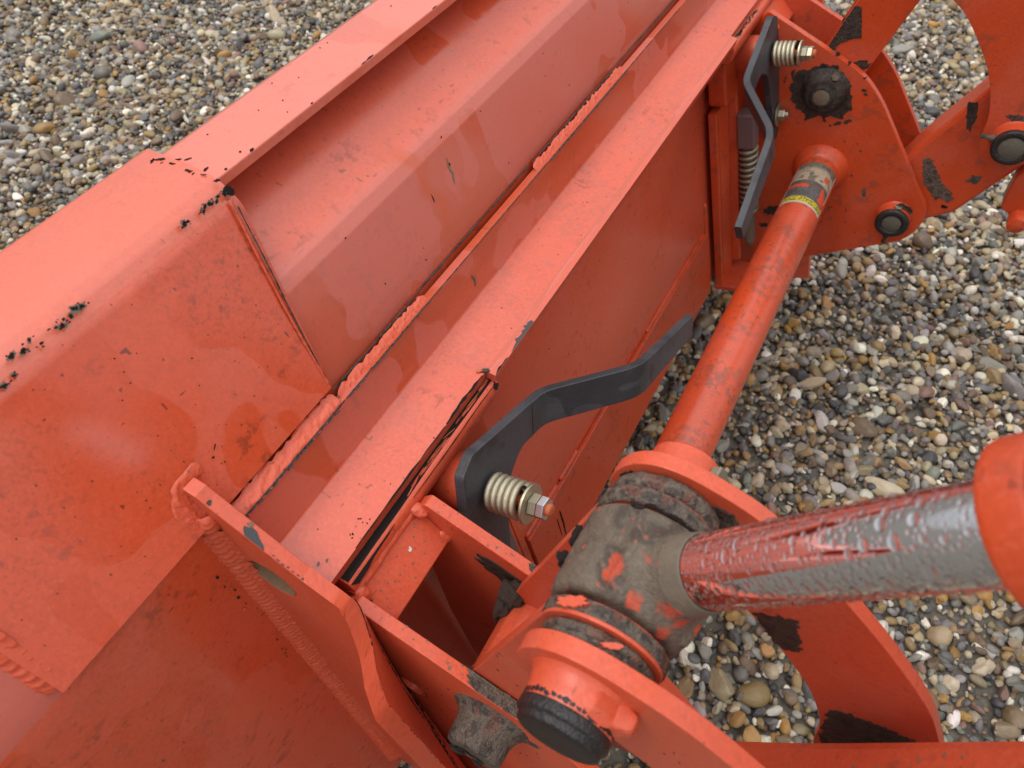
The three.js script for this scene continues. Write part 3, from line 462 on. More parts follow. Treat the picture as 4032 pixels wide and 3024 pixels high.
  for (let i = 0; i < 10; i++) { const f0 = 0.47 + i * 0.035, y0 = -0.525 - i * 0.016; part('paint_scratch', bead([inner(f0, y0), inner(f0 + 0.05, y0 - 0.03), inner(f0 + 0.09, y0 - 0.07 - (i % 3) * 0.012)], V(0.7, 0.1, 0.7), i === 3 ? 0.0014 : 0.0006, 0.0008, { rip: 0, lump: 0.0004, rough: 1 }), M.black, bucket); }
  part('paint_scratch', bead([inner(0.62, -0.525), inner(0.70, -0.58), inner(0.75, -0.63), inner(0.86, -0.72)], V(0.7, 0.1, 0.7), 0.0007, 0.0008, { rip: 0, lump: 0.0004, rough: 1 }), M.black, bucket);
  for (let k = 0; k < 2; k++) crevice(Array.from({ length: 9 }, (_, i) => { const f = 0.30 + i * 0.085, p = surf(Math.min(1, f), 0, 1); return p.add(V(0.0002, -0.0006 - k * 0.0006, 0)); }), V(0.8, 0.6, 0), 0.0009, bucket, M.black);
  crevice(Array.from({ length: 8 }, (_, i) => surf(1, i * 0.05, 1).add(V(0.0002, 0, -0.0004))), V(0.8, 0, 0.6), 0.0008, bucket, M.black);
  // dirt in the joints
  const nJ = V(0, 0.45, 0.89);
  crevice([V(-0.02, -0.4268, -0.2718), V(0.03, -0.4270, -0.2720), V(0.085, -0.4268, -0.2718)], nJ, 0.0011, bucket); crevice([V(-0.02, -0.4275, -0.2748), V(0.03, -0.4275, -0.2748), V(0.088, -0.4275, -0.2748)], nJ, 0.0016, bucket);
  crevice([V(0.2475, -0.308, -0.3385), V(0.2385, -0.345, -0.317), V(0.2295, -0.38, -0.297), V(0.2205, -0.42, -0.274)], V(0.3, 0.5, 0.8).normalize(), 0.0006, bucket);
  for (const [x0, x1] of [[0.338, 0.53], [0.74, 1.1]]) crevice([V(x0, -0.4338, -0.2738), V((x0 + x1) / 2, -0.4338, -0.2738), V(x1, -0.4338, -0.2738)], V(0, 0.7, 0.7), 0.0009, bucket);
  crevice([V(0.1085, -0.4352, -0.2603), V(0.16, -0.4355, -0.2602), V(0.2195, -0.4352, -0.2603)], V(0, 0.3, 0.95), 0.0007, bucket); crevice([V(0.222, -0.4365, -0.2612), V(0.45, -0.4365, -0.2612), V(0.9, -0.4365, -0.2612)], V(0, 0.3, 0.95), 0.0005, bucket);
  crevice([V(0.2215, -0.4330, -0.2722), V(0.28, -0.4332, -0.2722), V(0.337, -0.4330, -0.2722)], V(0, 0.7, 0.7), 0.0009, bucket); crevice([V(0.535, -0.4330, -0.2722), V(0.64, -0.4332, -0.2722), V(0.738, -0.4330, -0.2722)], V(0, 0.7, 0.7), 0.0009, bucket);
  for (let i = 0; i < 18; i++) { const y = -0.44 - Math.pow(rnd(), 1.5) * 0.3; part('weld_spatter', lump(V(0.0800 + rr(-0.003, 0.002), y + rr(-0.003, 0.003), -0.2752 + (-0.434 - y) * 0.0998 + 0.0008), rr(0.0005, 0.0011), 0.4, 900, [1, 1, 1], 1), i % 3 ? M.greaseDark : MF, bucket); }
}
// ---------------------------------------------------------------- quick coupler between bucket and loader
const coupler = thing('quick_coupler', 'orange steel quick coupler frame with paired side plates joined by a cross tube', 'coupler', [0.638, -0.9, -0.05]);
const PQ = [-0.578, -0.078], PA = [-0.743, 0.083], PT = [-0.702, -0.045], PP = [-0.3625, -0.0185], PR = [-0.574, 0.170];
{
  const outline = roundClosed([[-0.4935, -0.1845], [-0.5440, -0.0385], [-0.5725, -0.0030], [-0.7230, 0.1255], [-0.7760, 0.1180], [-0.8760, -0.0220], [-0.8900, -0.1320], [-0.7000, -0.1780], [-0.5150, -0.2020]], [0.003, 0.03, 0.03, 0.02, 0.03, 0.02, 0.01, 0.02, 0.008], 6);
  const hq = [PQ[0], PQ[1], 0.010];
  part('side_plate', prism(outline, 0.1095, 0.1195, 0.0008, [[-0.633, -0.1535, 0.0138]]), MF, coupler);
  part('side_plate', prism(outline, 0.1990, 0.2095, 0.0008), MF, coupler);
  part('side_plate', prism(outline, 1.0665, 1.0770, 0.0008, [[-0.5125, -0.1705, 0.0055]]), MR, coupler);
  part('side_plate', prism(outline, 1.1565, 1.1665, 0.0008), MR, coupler);
  for (const [a, b] of [[0.1205, 0.328], [0.9480, 1.156]]) {
    const bar = prism(roundClosed([[-0.4915, -0.2265], [-0.4915, -0.1965], [-0.4985, -0.1925], [-0.517, -0.1945], [-0.519, -0.2265]], [0.003, 0.007, 0.007, 0.009, 0.006], 6), a, b, 0.0012); part('hook_bar', bar, MF, coupler);
  }
  for (const [a, b] of [[0.1200, 0.1988], [1.0772, 1.1562]]) part('top_plate', prism(roundClosed([[-0.5030, -0.1960], [-0.5305, -0.1645], [-0.5385, -0.1695], [-0.5110, -0.2035]], 0.0015, 3), a, b, 0.0005), MF, coupler);
  // welds at the top plate
  part('weld_bead', bead([V(0.122, -0.5025, -0.1945), V(0.16, -0.5022, -0.1947), V(0.197, -0.5025, -0.1945)], V(0, 0.85, 0.52), 0.0055, 0.003, { pitch: 0.03, rip: 0.0001, lump: 0.001 }), MF, coupler);
  part('weld_bead', bead([V(0.1225, -0.5015, -0.193), V(0.124, -0.506, -0.188), V(0.123, -0.511, -0.184)], V(0, 0.8, 0.6), 0.0052, 0.0022, { rip: 0.0001, lump: 0.0014 }), MF, coupler);
  part('weld_bead', bead([V(0.198, -0.499, -0.197), V(0.1965, -0.5005, -0.190), V(0.1985, -0.5035, -0.182)], V(0, 0.8, 0.6), 0.0056, 0.0024, { rip: 0.0001, lump: 0.0014 }), MF, coupler);
  part('weld_bead', bead([V(0.1965, -0.5235, -0.1725), V(0.1975, -0.527, -0.168), V(0.1982, -0.531, -0.1635)], V(-0.4, 0.8, 0.5).normalize(), 0.0032, 0.0016, { rip: 0.0001, lump: 0.0008 }), MF, coupler);
  // scraped band on the hook bar, next to the flange
  const fb = frame(V(0, -0.49148, 0), V(1, 0, 0), V(0, 0, -1)), fe = frame(V(0, -0.4949, -0.19445), V(1, 0, 0), V(0, 0.70, -0.71));
  patch('scraped_steel', fb, [[0.1215, 0.1972], [0.150, 0.1976], [0.19, 0.1978], [0.22, 0.1986], [0.25, 0.1990], [0.29, 0.1985], [0.3265, 0.1985], [0.3265, 0.2040], [0.1215, 0.2040]], M.black, coupler, 0.0002);
  patch('scraped_steel', fe, [[0.1215, 0.0016], [0.126, -0.0026], [0.139, -0.0018], [0.147, -0.0002], [0.166, 0.0006], [0.175, 0.0016]], M.black, coupler, 0.0009);
  for (let i = 0; i < 16; i++) { const x = rr(0.19, 0.31); patch('scraped_steel', fb, stroke([[x, rr(0.1985, 0.203)], [x + rr(0.01, 0.025), rr(0.1985, 0.203)]], rr(0.0006, 0.0012), 0.6), i % 3 ? MF : M.rust, coupler, 0.0006); }
  patch('scraped_steel', fe, stroke([[0.20, 0.0014], [0.25, 0.0010], [0.30, 0.0017], [0.322, 0.001]], 0.0006, 0.6), M.black, coupler, 0.0007); patch('scraped_steel', fe, flake(0.323, 0.0, 0.003, 0.0025, 0.4, 0.8), M.black, coupler, 0.0007);
  for (let i = 0; i < 34; i++) { const x = rr(0.950, 1.05); patch('scraped_steel', fb, stroke([[x, rr(0.1975, 0.2025)], [x + rr(0.008, 0.02), rr(0.1975, 0.2025)]], rr(0.0008, 0.002), 0.7), i % 2 ? M.dirt : M.greaseDark, coupler, 0.0004); }
  // plate-edge wear
  const sl = V(0, -0.0505, 0.146).normalize(), ft = frame(V(0, -0.4935, -0.1845), V(1, 0, 0), sl.clone().negate());
  for (const x0 of [0.1095, 0.199]) for (let i = 0; i < 12; i++) patch('paint_chip', ft, flake(x0 + rr(0.001, 0.0095), -rr(0.01, 0.145), rr(0.0004, 0.0011), rr(0.0004, 0.0013), 0, 0.8, 10), M.dirt, coupler);
  patch('grease_smear', ft, ragged([[0.1098, -0.160], [0.1193, -0.160], [0.1193, -0.092], [0.1185, -0.088], [0.1168, -0.0925], [0.115, -0.090], [0.113, -0.0945], [0.1115, -0.0925], [0.1098, -0.101]], 0.0006), M.grease, coupler, 0.0006);
  patch('grease_smear', ft, ragged([[0.2008, -0.115], [0.2092, -0.115], [0.2092, -0.092], [0.207, -0.0895], [0.2035, -0.0925], [0.2008, -0.099]], 0.0006), M.grease, coupler, 0.0006);
  // tube
  const tm = makeMaps(2048, 512, 0.86, 0.19, (x, y, o) => {
    paintBase(x + 21, y + 4, o, FRESH, 0.8); const ang = Math.abs(y / 0.19 - 0.75);
    const gr = ss(0.50, 0.62, fbm(x * 26 + 3, y * 20)) * ss(0.25, 0.02, ang) * ss(0.35, 0.65, fbm(x * 190, y * 190)); sw(o, [0.10, 0.055, 0.04], 0.5 * gr); sw(o, [0.08, 0.045, 0.035], 0.55 * ss(0.62, 0.74, fbm(x * 260, y * 260 + 9)) * ss(0.4, 0.6, fbm(x * 14 + 7, y * 30)));
    const band = ss(0.46, 0.64, vn(x * 60, 4)) * ss(0.3, 0.6, fbm(x * 70, y * 70)); sw(o, [0.45, 0.06, 0.03], 0.35 * band);
    const sc = ss(0.986, 0.995, vn(x * 90 + y * 300, y * 60 - x * 30)); sw(o, CHALK, 0.6 * sc);
  });
  const tg = new THREE.CylinderGeometry(0.0302, 0.0302, 0.857, 64, 1, true, 0); tg.rotateZ(-Math.PI / 2); tg.translate(0.638, PT[0], PT[1]);
  { const p = tg.attributes.position, u = tg.attributes.uv; for (let i = 0; i < p.count; i++) u.setXY(i, (p.getX(i) - 0.2) / 0.86, u.getX(i)); }
  const tube = part('cross_tube', tg, mapMat(tm, { bumpMap: bumpNoise, bumpScale: 0.0001 }), coupler);
  part('weld_collar', latheOn(V(0, PT[0], PT[1]), V(1, 0, 0), [[1.0485, 0.0300], [1.0500, 0.0325], [1.0530, 0.0345], [1.0590, 0.0375], [1.0630, 0.0405], [1.0665, 0.0415]], 48), MR, coupler);
  // worn warning label wrapped over the tube
  const lm = makeMaps(640, 512, 1, 1, (x, y, o) => {      // x along the tube from the yellow end, y round it
    const n = fbm(x * 16, y * 12), f = vn(x * 90, y * 60);
    if (x < 0.035 || y < 0.03 || y > 0.97) { o[0] = 0.42; o[1] = 0.37; o[2] = 0.36; }
    else if (x < 0.155) { o[0] = 0.44; o[1] = 0.36; o[2] = 0.018; const gl = ss(0.45, 0.6, vn(y * 34, x * 44 + 3)) * (x > 0.05 && x < 0.14 ? 1 : 0); sw(o, [0.03, 0.03, 0.02], 0.75 * gl); }
    else if (x < 0.40) { o[0] = o[1] = o[2] = 0.035; const tx = ss(0.55, 0.75, vn(x * 130, y * 110)) * (vn(x * 60, 1) > 0.35 ? 1 : 0); sw(o, [0.28, 0.26, 0.25], 0.35 * tx + 0.2 * n); }
    else if (x < 0.55) { o[0] = 0.05; o[1] = 0.04; o[2] = 0.036; sw(o, [0.2, 0.16, 0.12], 0.5 * n); }
    else { o[0] = 0.30; o[1] = 0.24; o[2] = 0.165; sw(o, [0.06, 0.05, 0.035], ss(0.5, 0.68, n) * 0.8); sw(o, [0.45, 0.40, 0.33], 0.5 * ss(0.6, 0.8, f)); const cr = ss(0.02, 0.0, Math.abs(vn(x * 40, y * 50) - 0.5)); sw(o, [0.05, 0.04, 0.03], 0.5 * cr); sw(o, [0.05, 0.045, 0.03], 0.7 * ss(0.82, 0.92, x)); }
    const torn = (x > 0.38 && x < 0.455 && y < 0.42 + 0.1 * f) || (x > 0.2 && x < 0.5 && y > 0.80 - 0.1 * n && x + y < 1.30) || Math.hypot((x - 0.7) * 1.2, y - 0.77) < 0.045 + 0.04 * f || Math.hypot(x - 0.78, (y - 0.35) * 1.3) < 0.03 * n; if (torn) { o[0] = 0.52; o[1] = 0.058; o[2] = 0.018; }
    o[3] = 0.5;
  });
  const lg = new THREE.CylinderGeometry(0.03045, 0.03045, 0.106, 40, 1, true, Math.PI * 1.5 - 1.15, 2.3); lg.rotateZ(-Math.PI / 2); lg.translate(0.9825, PT[0], PT[1]);
  { const p = lg.attributes.position, u = lg.attributes.uv; for (let i = 0; i < p.count; i++) u.setXY(i, (p.getX(i) - 0.9295) / 0.106, u.getX(i)); }
  part('warning_label', lg, phys({ map: lm.map, roughness: 0.55 }), tube, 'worn grey and yellow warning label');
  // lock guides and feet on the panel
  const mir = (a) => 2 * XC - a;
  for (const s of [0, 1]) {
    const X = (a, b) => s ? [a, b] : [mir(b), mir(a)];
    let [a, b] = X(0.958, 1.010); const F = panelF();
    const box = (x0, x1, v0, v1, n0, n1, bv = 0.0012) => extr(F, [[x0, v0], [x1, v0], [x1, v1], [x0, v1]], n0, n1, bv);
    part('lock_guide', box(a, b, -0.445, -0.128, 0.0085, 0.0205), MR, coupler);
    [a, b] = X(0.9655, 0.9685); part('lock_guide', box(a, b, -0.42, -0.14, 0.0207, 0.0216, 0.0002), MR, coupler);
    [a, b] = X(1.0105, 1.0195); part('lock_guide', box(a, b, -0.42, -0.10, 0.0085, 0.033), MR, coupler);
    [a, b] = X(0.957, 1.030); part('guide_foot', extr(F, roundClosed([[a, -0.447], [b, -0.447], [b, -0.438], [a, -0.438]], 0.002, 3), 0.006, 0.048, 0.001), MR, coupler);
    [a, b] = X(0.962, 1.0095); part('stop_block', extr(F, roundClosed([[a, -0.122], [b, -0.122], [b, -0.055], [a, -0.055]], [0.012, 0.012, 0.003, 0.003].map((q) => q), 4), 0.0085, 0.034, 0.003), MR, coupler);
    [a, b] = X(0.22, 0.28); const px = s ? mir(0.25) : 0.25;
    part('pivot_boss', latheOn(V(px, -0.528, -0.158), PN, [[-0.062, 0.0001], [-0.062, 0.024], [-0.0125, 0.024], [-0.0105, 0.022], [-0.0105, 0.0001]], 36), MR, coupler);
  }
  // pins: upper (links) and lower (loader arm)
  part('upper_pin', cylX(PQ[0], PQ[1], 0.1225, 0.1985, 0.030), MF, coupler);
  const boss = part('pin_boss', roughAt(latheOn(V(0, PQ[0], PQ[1]), V(-1, 0, 0), [[-0.1094, 0.0315], [-0.1075, 0.0285], [-0.1030, 0.0238], [-0.0975, 0.0222], [-0.0860, 0.0216], [-0.0830, 0.0205], [-0.0818, 0.0180], [-0.0822, 0.0120], [-0.0830, 0.0001]], 140), PQ, 0.0014), M.grease, coupler, 'pin boss caked in dry brown grease');
  part('grease_clump', lump(V(0.0812, -0.590, -0.090), 0.0040, 0.5, 260, [0.5, 1, 1.6]), M.greaseDark, boss); part('grease_clump', lump(V(0.0812, -0.595, -0.074), 0.0030, 0.5, 300, [0.6, 0.8, 1.4]), M.greaseDark, boss);
  part('grease_crack', extr(frame(V(0.0817, PQ[0], PQ[1]), V(0, 0, 1), V(0, 1, 0)), stroke([[-0.014, -0.003], [-0.007, -0.001], [-0.002, -0.006], [0.004, -0.004], [0.010, -0.008]], 0.0014, 0.7), -0.0004, 0.0004, 0.0001), M.black, boss);
  // far side pins
  const fx = frame(V(1.0665, 0, 0), V(0, 0, 1), V(0, 1, 0));          // on the near face of the far plate: u = z, v = y, normal -x
  const up = part('upper_pin', latheOn(V(0, PQ[0] - 0.003, PQ[1]), V(-1, 0, 0), [[-1.0665, 0.034], [-1.0640, 0.031], [-1.0600, 0.028], [-1.0540, 0.026], [-1.0500, 0.0245], [-1.0490, 0.020], [-1.0495, 0.0155], [-1.0460, 0.0150], [-1.0452, 0.0135], [-1.0452, 0.0001]], 40), M.greaseDark, coupler, 'pin end smothered in black grease');
  part('pin_face', cylX(PQ[0] - 0.003, PQ[1], 1.0446, 1.0462, 0.0115), M.dirt, up); part('bolt_head', hexNut(V(1.0545, PQ[0] + 0.026, PQ[1] + 0.008), V(-0.8, 0.55, 0.1).normalize(), -0.002, 0.005, 0.0062), M.grease, up);
  patch('grease_smear', fx, flake(PQ[1] - 0.002, PQ[0] - 0.006, 0.043, 0.046, 0.4, 0.34, 160), M.greaseDark, coupler, 0.0005);
  for (let i = 0; i < 16; i++) { const a = rr(0, 6.28), d = rr(0.045, 0.06); patch('grease_smear', fx, flake(PQ[1] + Math.cos(a) * d, PQ[0] + Math.sin(a) * d, rr(0.001, 0.004), rr(0.001, 0.006), a, 0.9, 14), M.greaseDark, coupler, 0.0004); }
  const ap = part('lower_pin', latheOn(V(0, PA[0], PA[1]), V(-1, 0, 0), [[-1.0665, 0.0262], [-1.0635, 0.0238], [-1.0500, 0.0225], [-1.0485, 0.0215], [-1.0480, 0.0190], [-1.0485, 0.0145]], 40), MR, coupler);
  part('seal_ring', latheOn(V(0, PA[0], PA[1]), V(-1, 0, 0), [[-1.0500, 0.0238], [-1.0455, 0.0238], [-1.0435, 0.0215], [-1.0432, 0.0165], [-1.0450, 0.0142], [-1.049, 0.0138]], 40), M.rubber, ap); part('pin_face', cylX(PA[0], PA[1], 1.0448, 1.052, 0.0138), M.pinFace, ap);
  patch('grease_smear', frame(V(1.057, PA[0] + 0.0236, PA[1] + 0.008), V(0, 0, 1), V(-0.3, 1, 0)), flake(0, 0, 0.012, 0.010, 0, 0.6, 26), M.grease, ap, 0.0008);
  part('bolt_head', hexNut(V(1.0560, PA[0] + 0.022, PA[1] - 0.001), V(-0.1, 1, 0).normalize(), -0.001, 0.0045, 0.0062), M.zincDull, ap); part('grease_fitting', latheOn(V(1.0500, PA[0] - 0.022, PA[1] + 0.001), V(0, -1, 0.06), [[-0.003, 0.0001], [-0.003, 0.0052], [0.004, 0.0048], [0.005, 0.0030], [0.013, 0.0026], [0.0145, 0.0036], [0.018, 0.0030], [0.0185, 0.0001]], 16), M.greaseDark, ap);
  part('lower_pin', cylX(PA[0], PA[1], 0.092, 0.2275, 0.022), MR, coupler);
  // marks on the far plate
  for (let i = 0; i < 26; i++) patch('paint_chip', fx, flake(rr(-0.15, 0.1), rr(-0.83, -0.56), rr(0.0006, 0.0015), rr(0.0006, 0.002), rr(0, 3), 0.8, 10), M.greaseDark, coupler);
  patch('paint_chip', fx, flake(0.028, -0.719, 0.003, 0.006, 0.2, 0.9), M.grease, coupler); patch('paint_chip', fx, flake(-0.0905, -0.80, 0.016, 0.010, 0.3, 0.7), M.greaseDark, coupler, 0.0005); patch('paint_chip', fx, flake(-0.098, -0.835, 0.007, 0.004, 0.3, 0.7), M.greaseDark, coupler, 0.0005);
  // grease in the near cavity
  const fc = frame(V(0.1989, 0, 0), V(0, 0, 1), V(0, 1, 0));
  patch('grease_smear', fc, flake(-0.112, -0.552, 0.030, 0.012, -0.35, 0.8, 40), M.greaseDark, coupler, 0.0008); patch('grease_smear', fc, flake(-0.092, -0.572, 0.020, 0.022, 0, 0.6, 30), M.greaseDark, coupler, 0.0012);
  part('grease_clump', lump(V(0.1905, -0.556, -0.104), 0.014, 0.4, 200, [0.7, 1.3, 0.9]), M.grease, coupler); part('grease_clump', lump(V(0.182, -0.570, -0.107), 0.012, 0.45, 220, [0.8, 1.6, 0.8]), M.grease, coupler); part('grease_clump', lump(V(0.1215, -0.537, -0.099), 0.006, 0.5, 300, [0.6, 0.7, 1.4]), M.grease, coupler);
  // marks on the near outer plate
  const fp = frame(V(0.1095, 0, 0), V(0, 0, 1), V(0, 1, 0)); for (let i = 0; i < 24; i++) patch('paint_chip', fp, flake(rr(-0.17, -0.03), rr(-0.70, -0.54), rr(0.0004, 0.001), rr(0.0003, 0.0008), 0, 0.7, 9), M.greaseDark, coupler); patch('grease_smear', fp, flake(-0.048, -0.584, 0.012, 0.004, 0.2, 0.8), M.grease, coupler);
  const ftp = frame(V(0, -0.5030, -0.1960), V(1, 0, 0), V(0, 0.0275, -0.0315)); for (let i = 0; i < 24; i++) patch('paint_chip', ftp, flake(rr(0.123, 0.195), -rr(0.006, 0.038), rr(0.0004, 0.0010), rr(0.0004, 0.0009), 0, 0.7, 10), M.dirt, coupler);
  patch('paint_chip', ftp, stroke([[0.1245, -0.012], [0.1225, -0.02], [0.1235, -0.026], [0.122, -0.033]], 0.0016, 0.8), M.black, coupler);
  patch('bird_dropping', ftp, flake(0.1715, -0.0185, 0.0017, 0.0013, 0.5, 0.9), phys({ color: lin(0.62, 0.55, 0.55), roughness: 0.8 }), coupler, 0.0005);
}
// ---------------------------------------------------------------- lock levers
function makeLever(far) {
  const label = far ? 'bent dark grey lock lever with spring bolt standing against the worn-label end of the tube' : 'bent dark grey lock lever with spring bolt beside the greasy cylinder eye';
  const mx = (g) => far ? mirrorX(g, XC) : g, px = far ? 2 * XC - 0.25 : 0.25;
  const t = thing('lock_lever', label, 'lever', [px, -0.528, -0.158], 'spring loaded lock levers');
  const lm = makeLever.m ||= tileMaps(512, 0.25, (x, y, o) => { const n = fbm(x * 40, y * 40), g = vn(x * 600, y * 600); const v = 0.036 + 0.034 * n + 0.014 * (g - 0.5); o[0] = v * 0.97; o[1] = v; o[2] = v * 1.12; sw(o, [0.016, 0.016, 0.019], 0.55 * ss(0.50, 0.53, fbm(x * 16 + 4, y * 16))); sw(o, [0.10, 0.045, 0.02], 0.5 * ss(0.70, 0.8, fbm(x * 50 + 9, y * 50))); o[3] = 0.42 + 0.15 * n; });
  const mat = makeLever.mat ||= phys({ map: rep(lm.map, 4), roughnessMap: rep(lm.rough, 4), roughness: 1, metalness: 0.15, bumpMap: rep(bumpNoise, 25), bumpScale: 0.0003 });
  const a = 19 * Math.PI / 180, e1 = V(1, 0, 0).multiplyScalar(Math.cos(a)).addScaledVector(PV, -Math.sin(a)), e2 = V(1, 0, 0).multiplyScalar(Math.sin(a)).addScaledVector(PV, Math.cos(a));
  const o = V(0.25, -0.528, -0.158), f = frame(o, e1, e2);
  const leg = extr(f, roundClosed([[-0.018, 0.046], [-0.0335, 0.033], [-0.0335, -0.018], [0.0075, -0.145], [0.022, -0.145], [0.024, -0.012], [0.050, 0.0125], [0.0699, 0.0125], [0.0699, 0.046]], [0.004, 0.004, 0.004, 0.004, 0.004, 0.03, 0.018, 0, 0], 6), -0.009, 0, 0.0008);
  // handle: swept bar, bent outwards and back
  const path = fillet([[0.07, 0], [0.092, 0], [0.172, 0.056], [0.312, 0.055]], [0.018, 0.018], 8), pos = [], uv = [], idx = []; const n = path.length; let s = 0.07;
  for (let i = 0; i < n; i++) {
    const A = path[Math.max(0, i - 1)], B = path[Math.min(n - 1, i + 1)], l = Math.hypot(B[0] - A[0], B[1] - A[1]), na = -(B[1] - A[1]) / l, nn = (B[0] - A[0]) / l; if (i) s += Math.hypot(path[i][0] - path[i - 1][0], path[i][1] - path[i - 1][1]);
    const tip = i === n - 1 ? 1 : 0, b0 = 0.0125 + (path[i][0] > 0.17 ? (path[i][0] - 0.17) * 0.03 : 0), b1 = 0.046 - (path[i][0] > 0.17 ? (path[i][0] - 0.17) * 0.04 : 0), c = 0.0008;
    for (const [bb, th] of [[b0, -c], [b0, -0.009 + c], [b0 + c, -0.009], [b1 - c, -0.009], [b1, -0.009 + c], [b1, -c], [b1 - c, 0], [b0 + c, 0]]) { const p = o.clone().addScaledVector(e1, path[i][0] + na * th).addScaledVector(PN, path[i][1] + nn * th).addScaledVector(e2, bb); pos.push(p.x, p.y, p.z); uv.push(s, bb + th); }
  }
  const R = 8; for (let i = 0; i < n - 1; i++) for (let k = 0; k < R; k++) { const p = i * R + k, q = i * R + (k + 1) % R; idx.push(p, p + R, q, q, p + R, q + R); }
  const E = (n - 1) * R; for (let k = 1; k < R - 1; k++) idx.push(E, E + k + 1, E + k);
  const hg = new THREE.BufferGeometry(); hg.setAttribute('position', new THREE.Float32BufferAttribute(pos, 3)); hg.setAttribute('uv', new THREE.Float32BufferAttribute(uv, 2)); hg.setIndex(idx); hg.computeVertexNormals();
  const L = leg.index ? leg.toNonIndexed() : leg;
  part('lever_bar', mx(mergeGeometries([L, toCreasedNormals(hg, 0.4)])), mat, t);
  const P0 = V(px, -0.528, -0.158);
  // spring
  const turns = 5.2, pts = []; for (let i = 0; i <= 260; i++) { const u = i / 260, an = u * turns * 6.2832; pts.push(P0.clone().addScaledVector(PN, 0.0036 + u * 0.0300).add(V(Math.cos(an) * 0.0135, 0, 0)).addScaledVector(PV, Math.sin(an) * 0.0135)); }
  part('spring', new THREE.TubeGeometry(new THREE.CatmullRomCurve3(pts), 520, 0.0030, 12), M.zinc, t);
  const bolt = part('pivot_bolt', latheOn(P0, PN, [[0, 0.0001], [0, 0.0052], [0.0562, 0.0052], [0.0578, 0.0042], [0.0578, 0.0001]], 24), M.rust, t);
  part('washer', latheOn(P0, PN, [[0.0364, 0.0055], [0.0364, 0.0164], [0.0368, 0.0168], [0.0386, 0.0168], [0.0390, 0.0164], [0.0390, 0.0055]], 40), M.zinc, bolt);
  part('nut', hexNut(P0, PN, 0.0391, 0.0466, 0.0098), M.zincDull, bolt); part('nut', hexNut(P0, PN, 0.0468, 0.0535, 0.0096), far ? M.zinc : M.steel, bolt);
  // second bolt, low on the leg, and the lock plunger with its spring
  const lx = far ? 2 * XC - 0.2195 : 0.2195, P1 = V(lx, 0, 0).add(V(0, -0.528, -0.158)).addScaledVector(PV, -0.105);
  const b2 = part('link_bolt', latheOn(P1, PN, [[-0.02, 0.0001], [-0.02, 0.005], [0.016, 0.005], [0.017, 0.004], [0.017, 0.0001]], 20), M.zinc, t);
  part('washer', latheOn(P1, PN, [[0.0005, 0.005], [0.0005, 0.0172], [0.0030, 0.0172], [0.0030, 0.005]], 36), M.zincDull, b2); part('nut', hexNut(P1, PN, 0.0032, 0.0120, 0.0085), M.zinc, b2);
  const qx = far ? 1.018 : 2 * XC - 1.018, A0 = V(qx, -0.668, -0.1525), A1 = V(qx, -0.785, -0.1205), ax = A1.clone().sub(A0).normalize(), sp = [];
  const ux = V(1, 0, 0), uy = ax.clone().cross(ux); for (let i = 0; i <= 420; i++) { const u = i / 420, an = u * 12 * 6.2832; sp.push(A0.clone().addScaledVector(ax, u * 0.118).addScaledVector(ux, Math.cos(an) * 0.0125).addScaledVector(uy, Math.sin(an) * 0.0125)); }
  part('plunger_spring', new THREE.TubeGeometry(new THREE.CatmullRomCurve3(sp), 760, 0.0028, 8), M.zincDull, t);
  part('plunger_rod', latheOn(A0, ax, [[-0.05, 0.0001], [-0.05, 0.009], [0.17, 0.009], [0.18, 0.006], [0.18, 0.0001]], 24), M.dirt, t);
  part('clevis', extr(frame(A0.clone().addScaledVector(ax, -0.001), V(1, 0, 0), ax.clone().negate()), roundClosed([[-0.013, 0], [0.013, 0], [0.013, 0.055], [-0.013, 0.055]], 0.003, 3), -0.012, 0.012, 0.001), phys({ color: lin(0.13, 0.085, 0.08), roughness: 0.6 }), t);
  return t;
}
makeLever(false); makeLever(true);
// ---------------------------------------------------------------- links, cylinder, loader booms
const rockPts = [[-0.3285, -0.0163], [-0.3310, 0.0020], [-0.3370, 0.0230], [-0.3475, 0.0440], [-0.3640, 0.0680], [-0.3840, 0.0920], [-0.4130, 0.1230], [-0.4530, 0.1590], [-0.4840, 0.1780], [-0.5200, 0.1960], [-0.5600, 0.2070], [-0.5920, 0.2030], [-0.6100, 0.1840], [-0.6120, 0.1600], [-0.6020, 0.1420], [-0.5800, 0.1335], [-0.5550, 0.1290], [-0.5350, 0.1220], [-0.5010, 0.1040], [-0.4660, 0.0750], [-0.4370, 0.0450], [-0.4170, 0.0100], [-0.4050, -0.0170], [-0.3935, -0.0370], [-0.3800, -0.0485], [-0.3640, -0.0530], [-0.3480, -0.0490], [-0.3370, -0.0410], [-0.3305, -0.0300]];
const rockShape = new THREE.CatmullRomCurve3(rockPts.map(([y, z]) => V(0, y, z)), true, 'centripetal').getPoints(150).slice(0, -1).map((v) => [v.y, v.z]);
function rocker(x0, x1, label) {
  const t = thing('rocker_link', label, 'link plate', [(x0 + x1) / 2, PR[0], PR[1]], 'curved rocker links'); part('link_plate', prism(rockShape, x0, x1, 0.0006), MR === MR && x0 < 1 ? MF : MR, t); return t;
}
